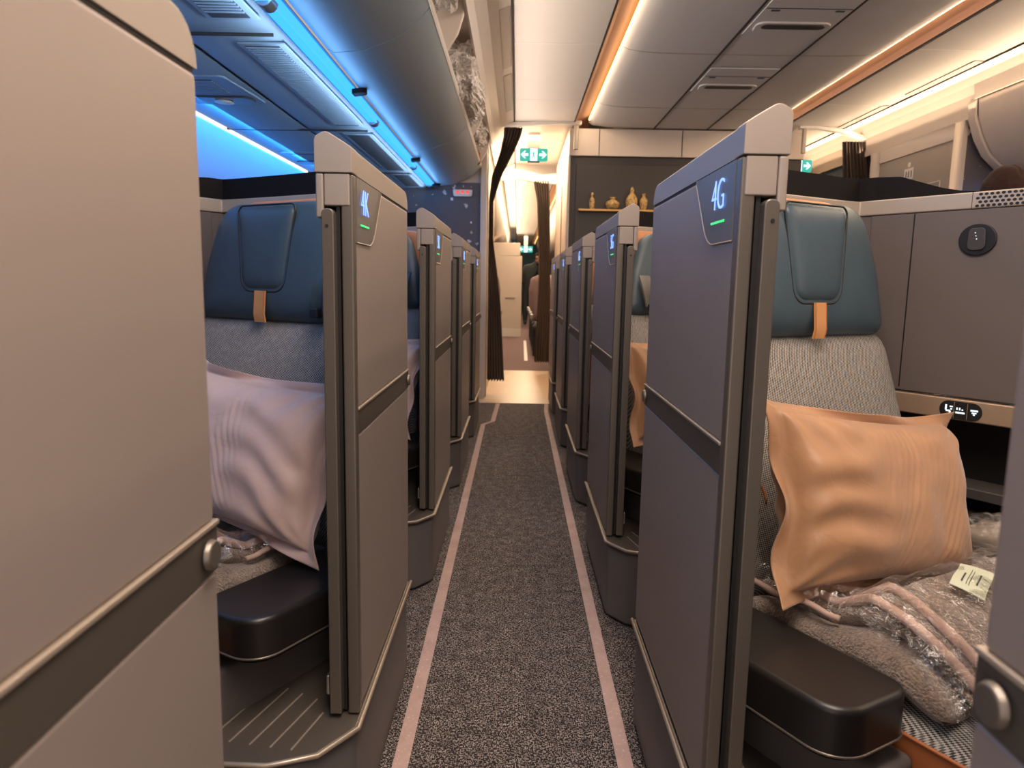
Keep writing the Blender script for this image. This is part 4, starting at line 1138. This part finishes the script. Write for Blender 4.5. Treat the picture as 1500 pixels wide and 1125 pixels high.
box('handle', LEDGE, R, .18, .36, -.02, 0, .72, .745, bevel=.004)
box('cabinet_top', CREAM2, R, -.4, .44, 0, .5, 1.50, 1.74, bevel=.01)
for s, nm, x0 in ((-1, 'long cream overhead bins left of the rear aisle', -.22), (1, 'long cream overhead bins right of the rear aisle', .60)):
    o = run('overhead_bin', [(x0-.01*s if s > 0 else x0, 2.29 if s > 0 else 2.318), (x0+s*.05, 2.1), (x0+s*.10, 1.92), (x0+s*.25, 1.80), (x0+s*1.2, 1.80)], 8.4, 24.5, CREAM2, .01, smooth=True); tag(o, nm, 'overhead bin', 'rear cabin overhead bins')
struct(G().box(-1.6, -.28, 8.22, 8.4, 0, 2.31).obj('wall_left', CREAM2))
for k, yy in enumerate((9.5, 11.6, 14)):
    tag(box('ceiling_lamp', WARMLED, None, -.03, .10, yy, yy+.25, 2.300, 2.308), ['nearest', 'middle', 'farthest'][k]+' warm ceiling lamp over the rear aisle', 'ceiling lamp', 'rear cabin ceiling lamps')

# ------------------------------------------------------------------ lights
def area(name, loc, rot, sx, sy, c, e, spread=180):
    d = bpy.data.lights.new(name, 'AREA'); d.shape = 'RECTANGLE'; d.size = sx; d.size_y = sy; d.color = c; d.energy = e
    d.spread = rad(spread)
    o = bpy.data.objects.new(name, d); COL.objects.link(o); o.location = loc; o.rotation_euler = rot; return o
WARM = (1, .74, .50); NEUT = (1, .84, .73); BLUE = (.13, .48, 1)
# cove lights (aim down/outwards from the coves)
area('cove_light', (.52, 2.6, 2.335), (0, rad(-35), 0), .04, 7, WARM, 26)
area('cove_light', (2.08, 2.6, 2.335), (0, rad(35), 0), .04, 7, WARM, 30)
area('cove_light', (2.73, 3.2, 2.30), (0, rad(60), 0), .03, 8, WARM, 18)
area('added_uplight', (-.222, 2.6, 2.125), (0, rad(-113), 0), .03, 7, NEUT, 15, 70)  # added uplight below the valence lip, brightens the aisle ceiling
area('added_uplight', (2.80, 3.0, 2.12), (0, rad(180-35), 0), .05, 8.6, WARM, 27, 140)  # added uplight washing the right aisle ceiling
area('galley_light', (.2, 7.2, 2.29), (0, 0, 0), .3, 1.4, WARM, 22)
area('galley_light', (-.22, 7.2, 2.05), (0, rad(180+45), 0), .05, 1.8, WARM, 16)  # added uplight for the galley ceiling
area('cabin_light', (.2, 12.5, 2.28), (0, 0, 0), .35, 7, WARM, 90)
area('cabin_light', (.2, 20, 2.28), (0, 0, 0), .35, 6, WARM, 40)
area('cabin_light', (-.2, 14, 2.0), (0, rad(180+35), 0), .06, 11, WARM, 90)  # added uplight brightening the rear cabin ceiling
area('bin_fill_light', (-.45, 2.6, 2.235), (0, rad(15), 0), .04, 7, NEUT, 7)  # added fill inside the open bin to brighten its interior
area('entry_light', (.2, .1, 2.29), (0, 0, 0), .40, 1.8, NEUT, 44)
area('ceiling_light', (.2, 3.4, 2.29), (0, 0, 0), .25, 3.6, NEUT, 12)
# blue mood lights
area('mood_light', (-.735, 2.6, 1.78), (0, rad(0), 0), .05, 7, BLUE, 22)
area('mood_light', (-1.36, 2.6, 1.742), (0, rad(62), 0), .03, 7, (.03, .30, 1), 36)
area('mood_light', (-.77, 2.6, 1.735), (0, rad(100), 0), .03, 7, (.5, .72, 1), 9)  # added side light under the strip, brightens the service panels
area('mood_light', (-.70, 2.6, 1.735), (0, rad(-110), 0), .03, 7, (.2, .5, 1), 6)  # added side light under the strip, tints the bin bucket blue
area('mood_light', (3.18, 2.2, 1.73), (0, 0, 0), .05, 5, BLUE, 10)
w = bpy.data.worlds.new('World'); S.world = w; w.use_nodes = True
w.node_tree.nodes['Background'].inputs[0].default_value = (1, .84, .75, 1)
w.node_tree.nodes['Background'].inputs[1].default_value = 1.5

# ------------------------------------------------------------------ camera
Fp = 1050.; VPx, VPy, ROLL = 758., 415., .019
yw = Vector(((VPx-750)/Fp, (VPy-562.5)/Fp, 1)).normalized()
up = Vector((sin(ROLL), -cos(ROLL), 0)); up = (up-yw*up.dot(yw)).normalized(); xw = yw.cross(up)
# rows: world axes expressed in the camera frame (x right, y down, z forward)
cr = Vector((xw.x, yw.x, up.x)); cd = Vector((xw.y, yw.y, up.y)); cf = Vector((xw.z, yw.z, up.z))
M = Matrix(((cr.x, -cd.x, -cf.x, 0), (cr.y, -cd.y, -cf.y, 0), (cr.z, -cd.z, -cf.z, 1.0), (0,0,0,1)))
cam = bpy.data.cameras.new('Camera'); co = bpy.data.objects.new('Camera', cam); COL.objects.link(co)
co.matrix_world = M
cam.sensor_width = 36; cam.lens = 36*Fp/1500; cam.clip_start = .01; cam.clip_end = 100
cam.dof.use_dof = True; cam.dof.focus_distance = 1.45; cam.dof.aperture_fstop = 7.5
S.camera = co
S.view_settings.view_transform = 'Standard'; S.view_settings.look = 'None'
S.view_settings.exposure = .14; S.view_settings.gamma = 1; S.view_settings.use_curve_mapping = False
